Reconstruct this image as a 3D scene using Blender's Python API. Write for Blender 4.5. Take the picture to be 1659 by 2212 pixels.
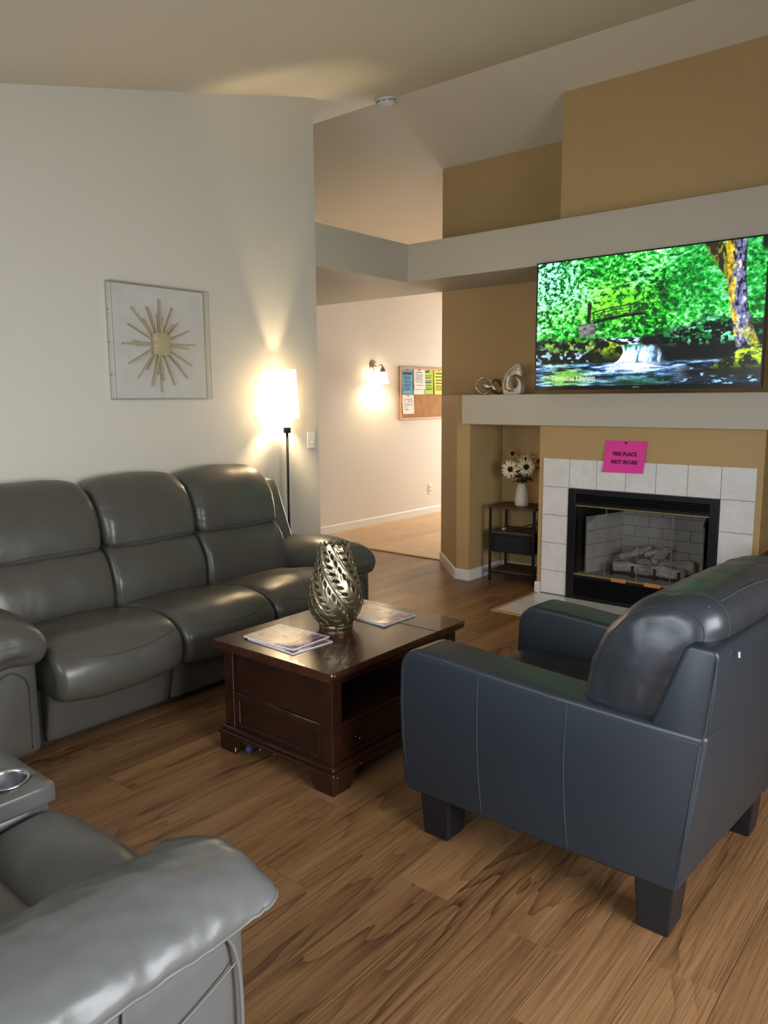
import bpy, bmesh, math, random
import numpy as np
from mathutils import Vector, Matrix, noise as mnoise

for o in list(bpy.data.objects): bpy.data.objects.remove(o, do_unlink=True)
scene = bpy.context.scene
C = scene.collection
R = math.radians
PI = math.pi
random.seed(7)

# ------------------------------------------------------------------ camera
cam_d = bpy.data.cameras.new('camera'); cam = bpy.data.objects.new('camera', cam_d); C.objects.link(cam)
F_PX, YAW, PITCH, ROLL = 1650.0, -0.6898, -0.1476, -0.0061
CAM = Vector((2.6358, -5.0204, 1.4443))
fw = Vector((math.sin(YAW)*math.cos(PITCH), math.cos(YAW)*math.cos(PITCH), math.sin(PITCH)))
rt = Vector((math.cos(YAW), -math.sin(YAW), 0)); up = rt.cross(fw)
r2 = rt*math.cos(ROLL) + up*math.sin(ROLL); u2 = up*math.cos(ROLL) - rt*math.sin(ROLL)
cam.matrix_world = Matrix(((r2.x, u2.x, -fw.x, CAM.x), (r2.y, u2.y, -fw.y, CAM.y), (r2.z, u2.z, -fw.z, CAM.z), (0, 0, 0, 1)))
cam_d.sensor_fit = 'VERTICAL'; cam_d.sensor_height = 36.0; cam_d.lens = 36.0*F_PX/2212.0
cam_d.clip_start = 0.05
scene.camera = cam

# ------------------------------------------------------------------ world, daylight, exposure
w = bpy.data.worlds.new('world'); scene.world = w; w.use_nodes = True
bg = w.node_tree.nodes['Background']; bg.inputs[0].default_value = (0.62, 0.78, 1.0, 1); bg.inputs[1].default_value = 1.0
def area(name, loc, rot, sx, sy, power, color, spread=180):
    d = bpy.data.lights.new(name, 'AREA'); d.shape = 'RECTANGLE'; d.size = sx; d.size_y = sy; d.energy = power; d.color = color
    o = bpy.data.objects.new(name, d); C.objects.link(o); o.location = loc; o.rotation_euler = rot; d.spread = R(spread); return o
# sky light enters slanting downwards: daylight through the windows of the wall behind the camera, of the right wall and of the entry
area('daylight_rear_window', (1.5, -6.26, 1.25), (R(63), 0, 0), 2.5, 1.45, 25, (0.84, 0.92, 1.0), 132)
area('daylight_side_window', (4.56, -3.6, 1.25), (R(63), 0, R(90)), 2.0, 1.5, 38, (0.97, 0.98, 1.0), 132)
area('daylight_entry', (-2.1, 5.9, 1.15), (R(90), 0, R(180)), 1.3, 1.5, 66, (1.0, 0.965, 0.91))
vs = scene.view_settings
vs.view_transform = 'Standard'; vs.look = 'None'; vs.gamma = 1.0; vs.use_curve_mapping = False; vs.exposure = 1.13

# ------------------------------------------------------------------ helpers: materials
MATS = {}
def srgb(r, g, b):
    def f(c):
        c /= 255.0
        return c/12.92 if c <= 0.04045 else ((c+0.055)/1.055)**2.4
    return (f(r), f(g), f(b), 1.0)
class NT:
    def __init__(s, m): s.t = m.node_tree; s.n = s.t.nodes; s.l = s.t.links
    def new(s, typ, **k):
        n = s.n.new(typ)
        for a, b in k.items(): setattr(n, a, b)
        return n
    def link(s, a, b): s.l.new(a, b)
    def math(s, op, a, b=None, c=None):
        n = s.new('ShaderNodeMath', operation=op)
        for i, v in enumerate((a, b, c)):
            if v is None: continue
            if isinstance(v, (int, float)): n.inputs[i].default_value = v
            else: s.link(v, n.inputs[i])
        return n.outputs[0]
    def ramp(s, fac, stops):
        n = s.new('ShaderNodeValToRGB'); e = n.color_ramp.elements
        e[0].position, e[0].color = stops[0]; e[1].position, e[1].color = stops[-1]
        for p, c in stops[1:-1]:
            x = e.new(p); x.color = c
        s.link(fac, n.inputs[0]); return n.outputs[0]
    def noise(s, vec, scale, detail=2, rough=.5, dist=0):
        n = s.new('ShaderNodeTexNoise'); n.inputs['Scale'].default_value = scale; n.inputs['Detail'].default_value = detail
        n.inputs['Roughness'].default_value = rough; n.inputs['Distortion'].default_value = dist
        if vec is not None: s.link(vec, n.inputs['Vector'])
        return n.outputs[0]
    def mapping(s, vec, scale=(1, 1, 1), loc=(0, 0, 0), rot=(0, 0, 0)):
        n = s.new('ShaderNodeMapping'); n.inputs['Scale'].default_value = scale; n.inputs['Location'].default_value = loc; n.inputs['Rotation'].default_value = rot
        s.link(vec, n.inputs['Vector']); return n.outputs[0]
    def mix(s, fac, a, b, typ='MIX'):
        n = s.new('ShaderNodeMixRGB', blend_type=typ)
        for i, v in enumerate((fac, a, b)):
            if isinstance(v, (int, float)): n.inputs[i].default_value = v
            elif isinstance(v, tuple): n.inputs[i].default_value = v
            else: s.link(v, n.inputs[i])
        return n.outputs[0]
    def bump(s, h, strength, dist):
        n = s.new('ShaderNodeBump'); n.inputs['Strength'].default_value = strength; n.inputs['Distance'].default_value = dist
        s.link(h, n.inputs['Height']); return n.outputs[0]
def mat(name, col, rough=.5, metal=0, bump=None, var=0.0, coat=0, spec=.5, emis=None, estr=0, alpha=1, trans=0, ior=1.45):
    """principled material; bump=(scale, strength, distance, detail); var = tonal mottling"""
    if name in MATS: return MATS[name]
    m = bpy.data.materials.new(name); m.use_nodes = True; MATS[name] = m
    k = NT(m); b = k.n['Principled BSDF']
    b.inputs['Base Color'].default_value = col; b.inputs['Roughness'].default_value = rough; b.inputs['Metallic'].default_value = metal
    b.inputs['Specular IOR Level'].default_value = spec; b.inputs['Coat Weight'].default_value = coat; b.inputs['IOR'].default_value = ior
    b.inputs['Transmission Weight'].default_value = trans; b.inputs['Alpha'].default_value = alpha
    if emis: b.inputs['Emission Color'].default_value = emis; b.inputs['Emission Strength'].default_value = estr
    tc = k.new('ShaderNodeTexCoord').outputs['Object']
    if var:
        n = k.noise(tc, 9, 4, .6)
        dk = tuple(c*(1-var) for c in col[:3])+(1,); lt = tuple(min(1, c*(1+var)) for c in col[:3])+(1,)
        k.link(k.ramp(n, [(.3, dk), (.7, lt)]), b.inputs['Base Color'])
    if bump:
        n = k.noise(tc, bump[0], bump[3] if len(bump) > 3 else 2, .55)
        k.link(k.bump(n, bump[1], bump[2]), b.inputs['Normal'])
    return m
def leather(name, col, rough, wrinkle=.25, var=.06):
    if name in MATS: return MATS[name]
    m = mat(name, col, rough, spec=.5, coat=.18); k = NT(m); b = k.n['Principled BSDF']; b.inputs['Coat Roughness'].default_value = .22
    tc = k.new('ShaderNodeTexCoord').outputs['Object']
    v = k.new('ShaderNodeTexVoronoi'); v.inputs['Scale'].default_value = 520; k.link(tc, v.inputs['Vector'])
    n1 = k.noise(tc, 6, 2, .45); n2 = k.noise(k.mapping(tc, (1, 1, 1.4)), 22, 2, .5)
    h = k.math('ADD', k.math('MULTIPLY', v.outputs['Distance'], .012), k.math('ADD', k.math('MULTIPLY', n1, 1.0), k.math('MULTIPLY', n2, .10)))
    k.link(k.bump(h, wrinkle, .02), b.inputs['Normal'])
    dk = tuple(c*(1-var) for c in col[:3])+(1,); lt = tuple(c*(1+var) for c in col[:3])+(1,)
    k.link(k.ramp(n1, [(.3, dk), (.7, lt)]), b.inputs['Base Color'])
    return m
def wood(name, stops, rough, scale=(9, 1.1, 9), coat=0, bump=.15, rings=16, spec=.5, contrast=1.0):
    """grain along local y; every object gets its own piece of the pattern"""
    if name in MATS: return MATS[name]
    m = mat(name, stops[1][1], rough, coat=coat, spec=spec); k = NT(m); b = k.n['Principled BSDF']
    tc = k.new('ShaderNodeTexCoord').outputs['Object']; oi = k.new('ShaderNodeObjectInfo')
    cmb = k.new('ShaderNodeCombineXYZ'); off = k.math('MULTIPLY', oi.outputs['Random'], 37.0)
    k.link(off, cmb.inputs[0]); k.link(k.math('MULTIPLY', oi.outputs['Random'], 91.0), cmb.inputs[1]); k.link(off, cmb.inputs[2])
    va = k.new('ShaderNodeVectorMath', operation='ADD'); k.link(tc, va.inputs[0]); k.link(cmb.outputs[0], va.inputs[1]); p = va.outputs[0]
    sx, sy, sz = scale
    big = k.noise(k.mapping(p, (sx, sy, sz)), 0.55, 2, .5, .3)
    wob = k.noise(k.mapping(p, (sx*5, sy*5, sz*5)), 1.0, 2, .5)
    fine = k.noise(k.mapping(p, (sx*22, sy*3.5, sz*22)), 1.0, 5, .7, .05)
    pore = k.noise(k.mapping(p, (sx*60, sy*7, sz*60)), 1.0, 2, .6)
    ring = k.math('FRACT', k.math('ADD', k.math('MULTIPLY', big, rings*1.0), k.math('MULTIPLY', wob, .5)))
    ring = k.math('POWER', ring, 3.0)                      # sharp late-wood line, soft early wood
    zone = k.ramp(k.noise(k.mapping(p, (sx*.5, sy*.45, sz*.5)), 1.0, 2), [(.42, (0, 0, 0, 1)), (.62, (1, 1, 1, 1))])
    patch = k.noise(k.mapping(p, (sx*1.2, sy*.5, sz*1.2)), 1.0, 2)
    f = k.math('ADD', k.math('MULTIPLY', fine, .62), k.math('ADD', k.math('MULTIPLY', patch, .34), k.math('MULTIPLY', pore, .16)))
    f = k.math('SUBTRACT', f, k.math('MULTIPLY', k.math('MULTIPLY', ring, zone), .20*contrast))
    f = k.math('ADD', f, k.math('MULTIPLY', k.math('SUBTRACT', oi.outputs['Random'], .5), .10))
    k.link(k.ramp(f, stops), b.inputs['Base Color'])
    k.link(k.bump(f, bump, .0015), b.inputs['Normal'])
    return m
def attr_mat(name, attr, rough=.4, emis=0, spec=.5):
    m = bpy.data.materials.new(name); m.use_nodes = True; k = NT(m); b = k.n['Principled BSDF']
    a = k.new('ShaderNodeAttribute', attribute_name=attr)
    b.inputs['Roughness'].default_value = rough; b.inputs['Specular IOR Level'].default_value = spec
    if emis:
        b.inputs['Base Color'].default_value = (.01, .01, .01, 1); k.link(a.outputs['Color'], b.inputs['Emission Color']); b.inputs['Emission Strength'].default_value = emis
    else: k.link(a.outputs['Color'], b.inputs['Base Color'])
    return m

def clear_mat(name, tint, rough, f0=.04):
    """thin clear sheet: transparent with a Schlick reflection, the same from both sides"""
    m = bpy.data.materials.new(name); m.use_nodes = True; k = NT(m); k.n.remove(k.n['Principled BSDF'])
    tr = k.new('ShaderNodeBsdfTransparent'); tr.inputs[0].default_value = tint; gl = k.new('ShaderNodeBsdfGlossy'); gl.inputs['Roughness'].default_value = rough
    lw = k.new('ShaderNodeLayerWeight'); lw.inputs[0].default_value = .5
    f = k.math('ADD', k.math('MULTIPLY', k.math('POWER', lw.outputs['Facing'], 5.0), 1-f0), f0)
    mx = k.new('ShaderNodeMixShader'); k.link(f, mx.inputs[0]); k.link(tr.outputs[0], mx.inputs[1]); k.link(gl.outputs[0], mx.inputs[2]); k.link(mx.outputs[0], k.n['Material Output'].inputs[0])
    return m
PAINT = srgb(208, 202, 187)
M_BEAM = mat('painted_beam', srgb(188, 181, 163), .55, bump=(160, .16, .004, 3), spec=.35)
M_WALL = mat('painted_wall', PAINT, .55, bump=(160, .16, .004, 3), spec=.35)
M_CEIL = mat('painted_ceiling', srgb(229, 219, 199), .7, bump=(130, .14, .004, 3), spec=.25)
M_HALLW = mat('painted_hall_wall', srgb(219, 212, 201), .6, bump=(160, .14, .004, 3), spec=.3)
M_TAN = mat('tan_paint', srgb(181, 152, 104), .6, bump=(160, .14, .004, 3), spec=.3)
M_TRIM = mat('white_trim', srgb(226, 222, 214), .4)
M_BLACK = mat('black_metal', (.008, .008, .009, 1), .42, bump=(300, .05, .001))
M_BRASS = mat('brass', srgb(214, 190, 130), .28, 1)
M_SILVER = mat('hammered_silver', srgb(196, 186, 168), .16, 1, bump=(95, .55, .01, 2))
M_STEEL = mat('brushed_steel', srgb(190, 192, 196), .3, 1)
M_NICKEL = mat('satin_nickel', srgb(170, 160, 145), .35, 1)
M_CERAM = mat('white_glaze', srgb(222, 220, 214), .15, coat=.4)
M_SOFA = leather('dark_grey_leather', srgb(78, 76, 69), .36)
M_LOVE = leather('mid_grey_leather', srgb(97, 98, 97), .37, .3)
M_CHAIR = leather('charcoal_leather', srgb(35, 42, 49), .43, .06, .04)
M_CUSH = leather('charcoal_leather_soft', srgb(44, 47, 52), .36, .28, .05)
M_THREAD = mat('thread', srgb(50, 57, 65), .7)
M_SEAM = mat('seam_piping', srgb(58, 57, 53), .5)
M_SEAML = mat('seam_piping_light', srgb(108, 107, 104), .45)
M_LEG = mat('black_wood_leg', srgb(24, 25, 28), .42)
WOODS = [(.28, srgb(60, 39, 24)), (.43, srgb(102, 72, 45)), (.57, srgb(132, 97, 63)), (.78, srgb(160, 124, 86))]
M_FLOOR = wood('brown_plank', WOODS, .36, (9, 1.0, 9), bump=.10, rings=17, contrast=.95)
M_HALLF = wood('pale_plank', [(.2, srgb(158, 124, 86)), (.45, srgb(190, 155, 114)), (.65, srgb(208, 175, 134)), (.9, srgb(224, 195, 155))], .36, (9, .9, 9), bump=.08, rings=8)
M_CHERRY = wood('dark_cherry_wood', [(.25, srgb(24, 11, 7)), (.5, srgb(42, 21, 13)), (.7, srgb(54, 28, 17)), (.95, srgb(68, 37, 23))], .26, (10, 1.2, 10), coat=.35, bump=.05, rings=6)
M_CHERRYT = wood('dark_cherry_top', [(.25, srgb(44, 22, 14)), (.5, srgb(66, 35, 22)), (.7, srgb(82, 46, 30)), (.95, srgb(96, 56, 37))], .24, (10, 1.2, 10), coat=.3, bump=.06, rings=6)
M_RUSTIC = wood('rustic_board', [(.25, srgb(38, 24, 16)), (.5, srgb(70, 46, 30)), (.7, srgb(92, 62, 41)), (.95, srgb(112, 78, 52))], .5, (10, 1.5, 10), rings=6)
M_OAK = wood('oak_frame', [(.25, srgb(150, 98, 58)), (.5, srgb(178, 122, 76)), (.7, srgb(192, 138, 90)), (.95, srgb(205, 152, 104))], .45, (12, 2, 12), rings=5)
M_CORK = mat('cork', srgb(176, 130, 84), .9, bump=(220, .4, .003, 4), var=.14)
M_PAPERW = mat('white_paper', srgb(232, 230, 228), .75)
M_PRINT = mat('printed_ink', srgb(60, 62, 66), .8)

# ------------------------------------------------------------------ helpers: geometry
ORG = {}
def tag(o, label=None, cat=None, group=None, kind=None):
    if label: o['label'] = label
    if cat: o['category'] = cat
    if group: o['group'] = group
    if kind: o['kind'] = kind
    return o
def thing(name, label, cat, loc=(0, 0, 0), rotz=0, group=None):
    o = bpy.data.objects.new(name, None); C.objects.link(o); o.empty_display_size = .05
    o.location = loc; o.rotation_euler = (0, 0, rotz); ORG[o.name] = Vector(loc)
    return tag(o, label, cat, group)
def add(name, vf, m, parent=None, smooth=False, local=False, loc=None, angle=None):
    """link verts+faces (world coordinates unless local) as one mesh object under parent"""
    V, Fc = vf; V = np.asarray(V, float).reshape(-1, 3)
    org = Vector((0, 0, 0))
    if not local:
        if parent is not None: org = ORG[parent.name]
        elif loc is not None: org = Vector(loc)
        V = V - np.array(org)
    me = bpy.data.meshes.new(name); me.from_pydata(V.tolist(), [], [list(f) for f in Fc]); me.update()
    bm = bmesh.new(); bm.from_mesh(me); bmesh.ops.recalc_face_normals(bm, faces=bm.faces)
    bm.to_mesh(me); bm.free()
    if smooth:
        me.polygons.foreach_set('use_smooth', [True]*len(me.polygons))
        if angle is not None:
            try: me.set_sharp_from_angle(angle=R(angle))
            except Exception: pass
    if m is not None: me.materials.append(m)
    o = bpy.data.objects.new(name, me); C.objects.link(o)
    if parent is not None:
        o.parent = parent; ORG[o.name] = ORG[parent.name] if not local else Vector((0, 0, 0))
    else:
        if loc is not None: o.location = loc
        ORG[o.name] = org
    return o
def struct(name, vf, m, label=None, **k):
    o = add(name, vf, m, **k); o['kind'] = 'structure'
    if label: o['label'] = label
    return o
def join(*vfs):
    V, Fc = [], []
    for v, f in vfs:
        n = len(V); V += [tuple(p) for p in v]; Fc += [[i+n for i in q] for q in f]
    return V, Fc
def box(x0, x1, y0, y1, z0, z1, bev=0, seg=2):
    if not bev:
        V = [(x0, y0, z0), (x1, y0, z0), (x1, y1, z0), (x0, y1, z0), (x0, y0, z1), (x1, y0, z1), (x1, y1, z1), (x0, y1, z1)]
        return V, [(0, 3, 2, 1), (4, 5, 6, 7), (0, 1, 5, 4), (1, 2, 6, 5), (2, 3, 7, 6), (3, 0, 4, 7)]
    bm = bmesh.new(); bmesh.ops.create_cube(bm, size=1)
    for v in bm.verts: v.co = Vector(((x0+x1)/2+v.co.x*(x1-x0), (y0+y1)/2+v.co.y*(y1-y0), (z0+z1)/2+v.co.z*(z1-z0)))
    bmesh.ops.bevel(bm, geom=list(bm.edges), offset=bev, segments=seg, affect='EDGES', profile=.5)
    return grab(bm)
def grab(bm):
    bm.verts.index_update(); V = [tuple(v.co) for v in bm.verts]; Fc = [[v.index for v in f.verts] for f in bm.faces]; bm.free(); return V, Fc
def prism(poly, d0, d1, axis='z', bev=0, seg=2):
    """poly: 2-D points; axis z -> (x,y), axis x -> (y,z), axis y -> (x,z)"""
    def p3(a, b, d): return {'z': (a, b, d), 'x': (d, a, b), 'y': (a, d, b)}[axis]
    n = len(poly); V = [p3(a, b, d0) for a, b in poly]+[p3(a, b, d1) for a, b in poly]
    Fc = [list(range(n)), list(range(2*n-1, n-1, -1))]+[(i, (i+1) % n, (i+1) % n+n, i+n) for i in range(n)]
    if bev:
        bm = bmesh.new(); vs_ = [bm.verts.new(v) for v in V]
        for f in Fc: bm.faces.new([vs_[i] for i in f])
        bmesh.ops.recalc_face_normals(bm, faces=bm.faces)
        bmesh.ops.bevel(bm, geom=list(bm.edges), offset=bev, segments=seg, affect='EDGES', profile=.5)
        return grab(bm)
    return V, Fc
def tube(pts, r, seg=8, closed=False, flat=1.0):
    pts = [Vector(p) for p in pts]; n = len(pts); V, Fc = [], []
    rr = r if isinstance(r, (list, tuple)) else [r]*n
    t0 = (pts[1]-pts[0]).normalized(); ref = Vector((0, 0, 1)) if abs(t0.z) < .9 else Vector((1, 0, 0))
    u = t0.cross(ref).normalized()
    for i, p in enumerate(pts):
        a = pts[(i-1) % n] if (closed or i > 0) else p; b = pts[(i+1) % n] if (closed or i < n-1) else p
        t = (b-a).normalized(); u = (u-t*u.dot(t)).normalized(); v = t.cross(u)
        for k in range(seg):
            th = 2*PI*k/seg; V.append(tuple(p+(u*math.cos(th)+v*math.sin(th)*flat)*rr[i]))
    for i in range(n if closed else n-1):
        for k in range(seg):
            a = i*seg+k; b = i*seg+(k+1) % seg; j = ((i+1) % n)*seg
            Fc.append((a, b, j+(k+1) % seg, j+k))
    if not closed: Fc += [list(range(seg))[::-1], [(n-1)*seg+k for k in range(seg)]]
    return V, Fc
def lathe(prof, seg=32, c=(0, 0, 0), cap=True):
    V, Fc = [], []
    for r, z in prof:
        for k in range(seg):
            th = 2*PI*k/seg; V.append((c[0]+r*math.cos(th), c[1]+r*math.sin(th), c[2]+z))
    for i in range(len(prof)-1):
        for k in range(seg):
            Fc.append((i*seg+k, i*seg+(k+1) % seg, (i+1)*seg+(k+1) % seg, (i+1)*seg+k))
    if cap: Fc += [list(range(seg))[::-1], [(len(prof)-1)*seg+k for k in range(seg)]]
    return V, Fc
def catmull(P, n, closed=True):
    P = np.asarray(P, float); N = len(P); out = []
    segs = N if closed else N-1; S = 24
    for i in range(segs):
        g = (lambda j: P[j % N]) if closed else (lambda j: P[min(max(j, 0), N-1)])
        p0, p1, p2, p3 = g(i-1), g(i), g(i+1), g(i+2)
        for s in range(S):
            t = s/S; out.append(.5*((2*p1)+(-p0+p2)*t+(2*p0-5*p1+4*p2-p3)*t*t+(-p0+3*p1-3*p2+p3)*t**3))
    if closed: out.append(out[0])
    else: out.append(P[-1])
    out = np.array(out); d = np.r_[0, np.cumsum(np.linalg.norm(np.diff(out, axis=0), axis=1))]
    q = np.linspace(0, d[-1], n+1)[:n] if closed else np.linspace(0, d[-1], n)
    return np.stack([np.interp(q, d, out[:, a]) for a in range(out.shape[1])], 1)
def cushion(prof, c0, c1, r, puff=0, axis='y', n=56, m=16, warp=None, dome=.3, K=7):
    """closed smooth profile swept along axis with rounded ends; returns (verts, faces), rings"""
    P = catmull(prof, n); ctr = (P.max(0)+P.min(0))/2; half = (P.max(0)-P.min(0))/2
    st = []
    st = [(c0+r*(1-math.cos(a)), r*(1-math.sin(a))) for a in [PI/2*k/K for k in range(K)]]
    mid = [(c0+r+(c1-c0-2*r)*j/m, 0) for j in range(m+1)]
    end = [(c1-(a-c0), i) for a, i in st[::-1]]
    st = st+mid+end; rings = []
    for c, ins in st:
        s = (c-c0)/(c1-c0); off = -ins+puff*(1-(2*s-1)**2)
        sc = 1+off/np.maximum(half, 1e-6); sc = np.maximum(sc, .05)
        q = ctr+(P-ctr)*sc
        rings.append(np.stack([q[:, 0], np.full(n, c), q[:, 1]], 1) if axis == 'y' else np.stack([np.full(n, c), q[:, 0], q[:, 1]], 1))
    # end caps, slightly domed
    def caps(ring, sgn):
        o = []
        cc = ring.mean(0); ax = 1 if axis == 'y' else 0
        for s in (.8, .55, .28):
            q = cc+(ring-cc)*s; q[:, ax] -= sgn*r*dome*(1-s*s)*.5; o.append(q)
        tip = cc.copy(); tip[ax] -= sgn*r*dome*.5; return o, tip
    ca, ta = caps(rings[0], 1); cb, tb = caps(rings[-1], -1)
    allr = ca[::-1]+rings+cb
    V = np.concatenate(allr+[ta[None], tb[None]]); L = len(allr); Fc = []
    for i in range(L-1):
        for k in range(n): Fc.append((i*n+k, i*n+(k+1) % n, (i+1)*n+(k+1) % n, (i+1)*n+k))
    for k in range(n):
        Fc.append((L*n, k, (k+1) % n)); Fc.append((L*n+1, (L-1)*n+(k+1) % n, (L-1)*n+k))
    if warp is not None: V = warp(V)
    rg = V[3*n:(3+len(rings))*n].reshape(len(rings), n, 3)
    return (V, Fc), rg
def ring_seam(rg, j, r=.0022, lift=.0012):
    """thin welt around station j of a cushion"""
    q = rg[j]; c = q.mean(0); return tube([tuple(c+(p-c)*(1+lift/np.linalg.norm(p-c))) for p in q], r, 5, True)
def wrinkle(V, amp, sc, seed=0, sel=None):
    for i in range(len(V)):
        v = Vector(V[i])*sc+Vector((seed*3.1, seed*1.7, seed*.9))
        k = 1 if sel is None else sel(V[i])
        V[i] = V[i]+np.array(mnoise.noise_vector(v))*amp*k
    return V
def rbox(x0, x1, y0, y1, z0, z1, r, n=9, puff=(0, 0, 0), warp=None):
    """finely meshed rounded box with optional bulge of its faces (upholstery)"""
    bm = bmesh.new(); bmesh.ops.create_cube(bm, size=2)
    bmesh.ops.subdivide_edges(bm, edges=list(bm.edges), cuts=n, use_grid_fill=True)
    h = np.array([(x1-x0)/2, (y1-y0)/2, (z1-z0)/2]); c = np.array([(x0+x1)/2, (y0+y1)/2, (z0+z1)/2])
    V = np.array([v.co[:] for v in bm.verts]); 
    V = np.sign(V)*np.abs(V)**.75      # crowd vertices near the edges
    u = V.copy(); Q = V*h
    inner = np.clip(Q, -(h-r), h-r); d = Q-inner; L = np.linalg.norm(d, axis=1); ok = L > 1e-9
    Q[ok] = inner[ok]+d[ok]/L[ok, None]*r
    for a in range(3):
        b_, c_ = (a+1) % 3, (a+2) % 3
        Q[:, a] += np.sign(u[:, a])*puff[a]*(np.abs(u[:, a])**2)*(1-u[:, b_]**2)*(1-u[:, c_]**2)
    V = Q+c
    if warp is not None: V = warp(V)
    Fc = [[v.index for v in f.verts] for f in bm.faces]; bm.free()
    return V, Fc
def grid_attr(name, rgb, o, ux, uy, m, parent, local=False):
    """flat print: colour grid rgb[h,w,3] on a rectangle at corner o (top-left), ux right, uy down"""
    h, wd, _ = rgb.shape; o = Vector(o); ux = Vector(ux); uy = Vector(uy)
    V = [tuple(o+ux*(j/wd)+uy*(i/h)) for i in range(h+1) for j in range(wd+1)]
    Fc = [(i*(wd+1)+j, (i+1)*(wd+1)+j, (i+1)*(wd+1)+j+1, i*(wd+1)+j+1) for i in range(h) for j in range(wd)]
    me = bpy.data.meshes.new(name); org = Vector((0, 0, 0)) if local else ORG[parent.name]
    me.from_pydata([tuple(Vector(v)-org) for v in V], [], Fc); me.update()
    a = me.color_attributes.new('print', 'FLOAT_COLOR', 'CORNER')
    lin = np.where(rgb <= .04045, rgb/12.92, ((np.clip(rgb, 0, 9)+.055)/1.055)**2.4)
    col = np.ones((h*wd, 4, 4), np.float32); col[:, :, :3] = lin.reshape(-1, 1, 3)
    a.data.foreach_set('color', col.ravel())
    me.materials.append(m); ob = bpy.data.objects.new(name, me); C.objects.link(ob); ob.parent = parent; ORG[ob.name] = org
    return ob
def text_mesh(name, s, size, M, m, parent, align='CENTER', extrude=.0002, bold=0.0):
    cu = bpy.data.curves.new(name, 'FONT'); cu.body = s; cu.size = size; cu.align_x = align; cu.align_y = 'CENTER'; cu.extrude = extrude; cu.resolution_u = 3; cu.offset = bold
    t = bpy.data.objects.new('tmp', cu); C.objects.link(t); dg = bpy.context.evaluated_depsgraph_get()
    me = bpy.data.meshes.new_from_object(t.evaluated_get(dg)); bpy.data.objects.remove(t, do_unlink=True); bpy.data.curves.remove(cu)
    me.name = name; me.transform(M); me.materials.clear(); me.materials.append(m)
    o = bpy.data.objects.new(name, me); C.objects.link(o); o.parent = parent; return o
def vnoise(x, y, seed=0):
    """value noise on arrays"""
    xi = np.floor(x).astype(int); yi = np.floor(y).astype(int); fx = x-xi; fy = y-yi
    fx = fx*fx*(3-2*fx); fy = fy*fy*(3-2*fy)
    def hsh(a, b):
        n = (a*374761393+b*668265263+seed*974634777) & 0xffffffff; n = ((n ^ (n >> 13))*1274126177) & 0xffffffff
        return ((n ^ (n >> 16)) & 0xffff)/65535.0
    return (hsh(xi, yi)*(1-fx)+hsh(xi+1, yi)*fx)*(1-fy)+(hsh(xi, yi+1)*(1-fx)+hsh(xi+1, yi+1)*fx)*fy
def fbm(x, y, o=4, seed=0, g=.55):
    s = 0; a = 1; t = 0
    for i in range(o): s = s+a*vnoise(x*2**i, y*2**i, seed+i*17); t += a; a *= g
    return s/t
def sstep(a, b, x): t = np.clip((x-a)/(b-a), 0, 1); return t*t*(3-2*t)

# ------------------------------------------------------------------ the room
XS, YS = -1.143, -1.154            # plane of the sofa wall and where it ends
YB, XB = 0.502, -1.26              # tan wall behind the television and its free edge
ZF0, ZF1, YF = 2.343, 2.626, -0.129  # plant shelf: underside, top, front
XH = -3.02; XR = 4.6; YR = -6.3; YE = 6.0
YRI, ZRI = -0.42, 3.588
def ceil_z(y): return ZRI-.2458*(YRI-y) if y < YRI else ZRI-.271*(y-YRI)
def wall_x(x0, x1, y0, y1, z0=0.0, ys=()):
    """wall along y whose top follows the vault"""
    ks = [y0]+[k for k in sorted([YRI, *ys]) if y0 < k < y1]+[y1]
    return prism([(y0, z0), (y1, z0)]+[(k, ceil_z(k)) for k in ks[::-1]], x0, x1, 'x')
floor = struct('floor', box(XH-.2, XR+.2, YR-.2, YE+.2, -.08, -.006), mat('subfloor', srgb(90, 62, 40), .8))
# planks run away along y; joints are small bevels between separate boards
PW, PL = .18, 1.22
def plank_mesh(nm, L, m):
    vf = box(-PW/2+.0004, PW/2-.0004, -L/2+.0004, L/2-.0004, -.006, 0, .0011, 1)
    me = bpy.data.meshes.new(nm); me.from_pydata(vf[0], [], vf[1]); me.update(); me.materials.append(m); return me
pm_cache = {}
def lay(x0, x1, y0, y1, m, seed):
    rnd = random.Random(seed); x = x0
    while x < x1-.02:
        y = y0-rnd.random()*PL*.9
        while y < y1:
            a, b = max(y, y0), min(y+PL, y1)
            if b-a > .03:
                key = (m.name, round(b-a, 2)); L = round(b-a, 2)
                if key not in pm_cache: pm_cache[key] = plank_mesh('plank', L, m)
                o = bpy.data.objects.new('plank', pm_cache[key]); C.objects.link(o); o.parent = floor; o.location = (x+PW/2, (a+b)/2, 0)
            y += PL
        x += PW
lay(-1.22, 4.6, YR, .50, M_FLOOR, 3)
lay(-3.02, -1.22, -1.15, .50, M_FLOOR, 4)
lay(-3.02, -1.2, .54, 4.6, M_HALLF, 5)
th = .12
struct('ceiling', prism([(YR-.2, ceil_z(YR-.2)), (YRI, ZRI), (YE+.2, ceil_z(YE+.2)), (YE+.2, ceil_z(YE+.2)+.15), (YRI, ZRI+.15), (YR-.2, ceil_z(YR-.2)+.15)], XH-.2, XR+.2, 'x'), M_CEIL)
struct('wall_left', wall_x(XS-th, XS, YR, YS), M_WALL)
struct('wall_hall', wall_x(XH-th, XH, -2.6, YE), M_HALLW)
struct('wall_hall_near', box(XH, XS-th, -2.72, -2.6, 0, ceil_z(-2.6)), M_HALLW)
struct('wall_entry', wall_x(XB, XB+th, YB+th, YE), M_HALLW)
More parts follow.
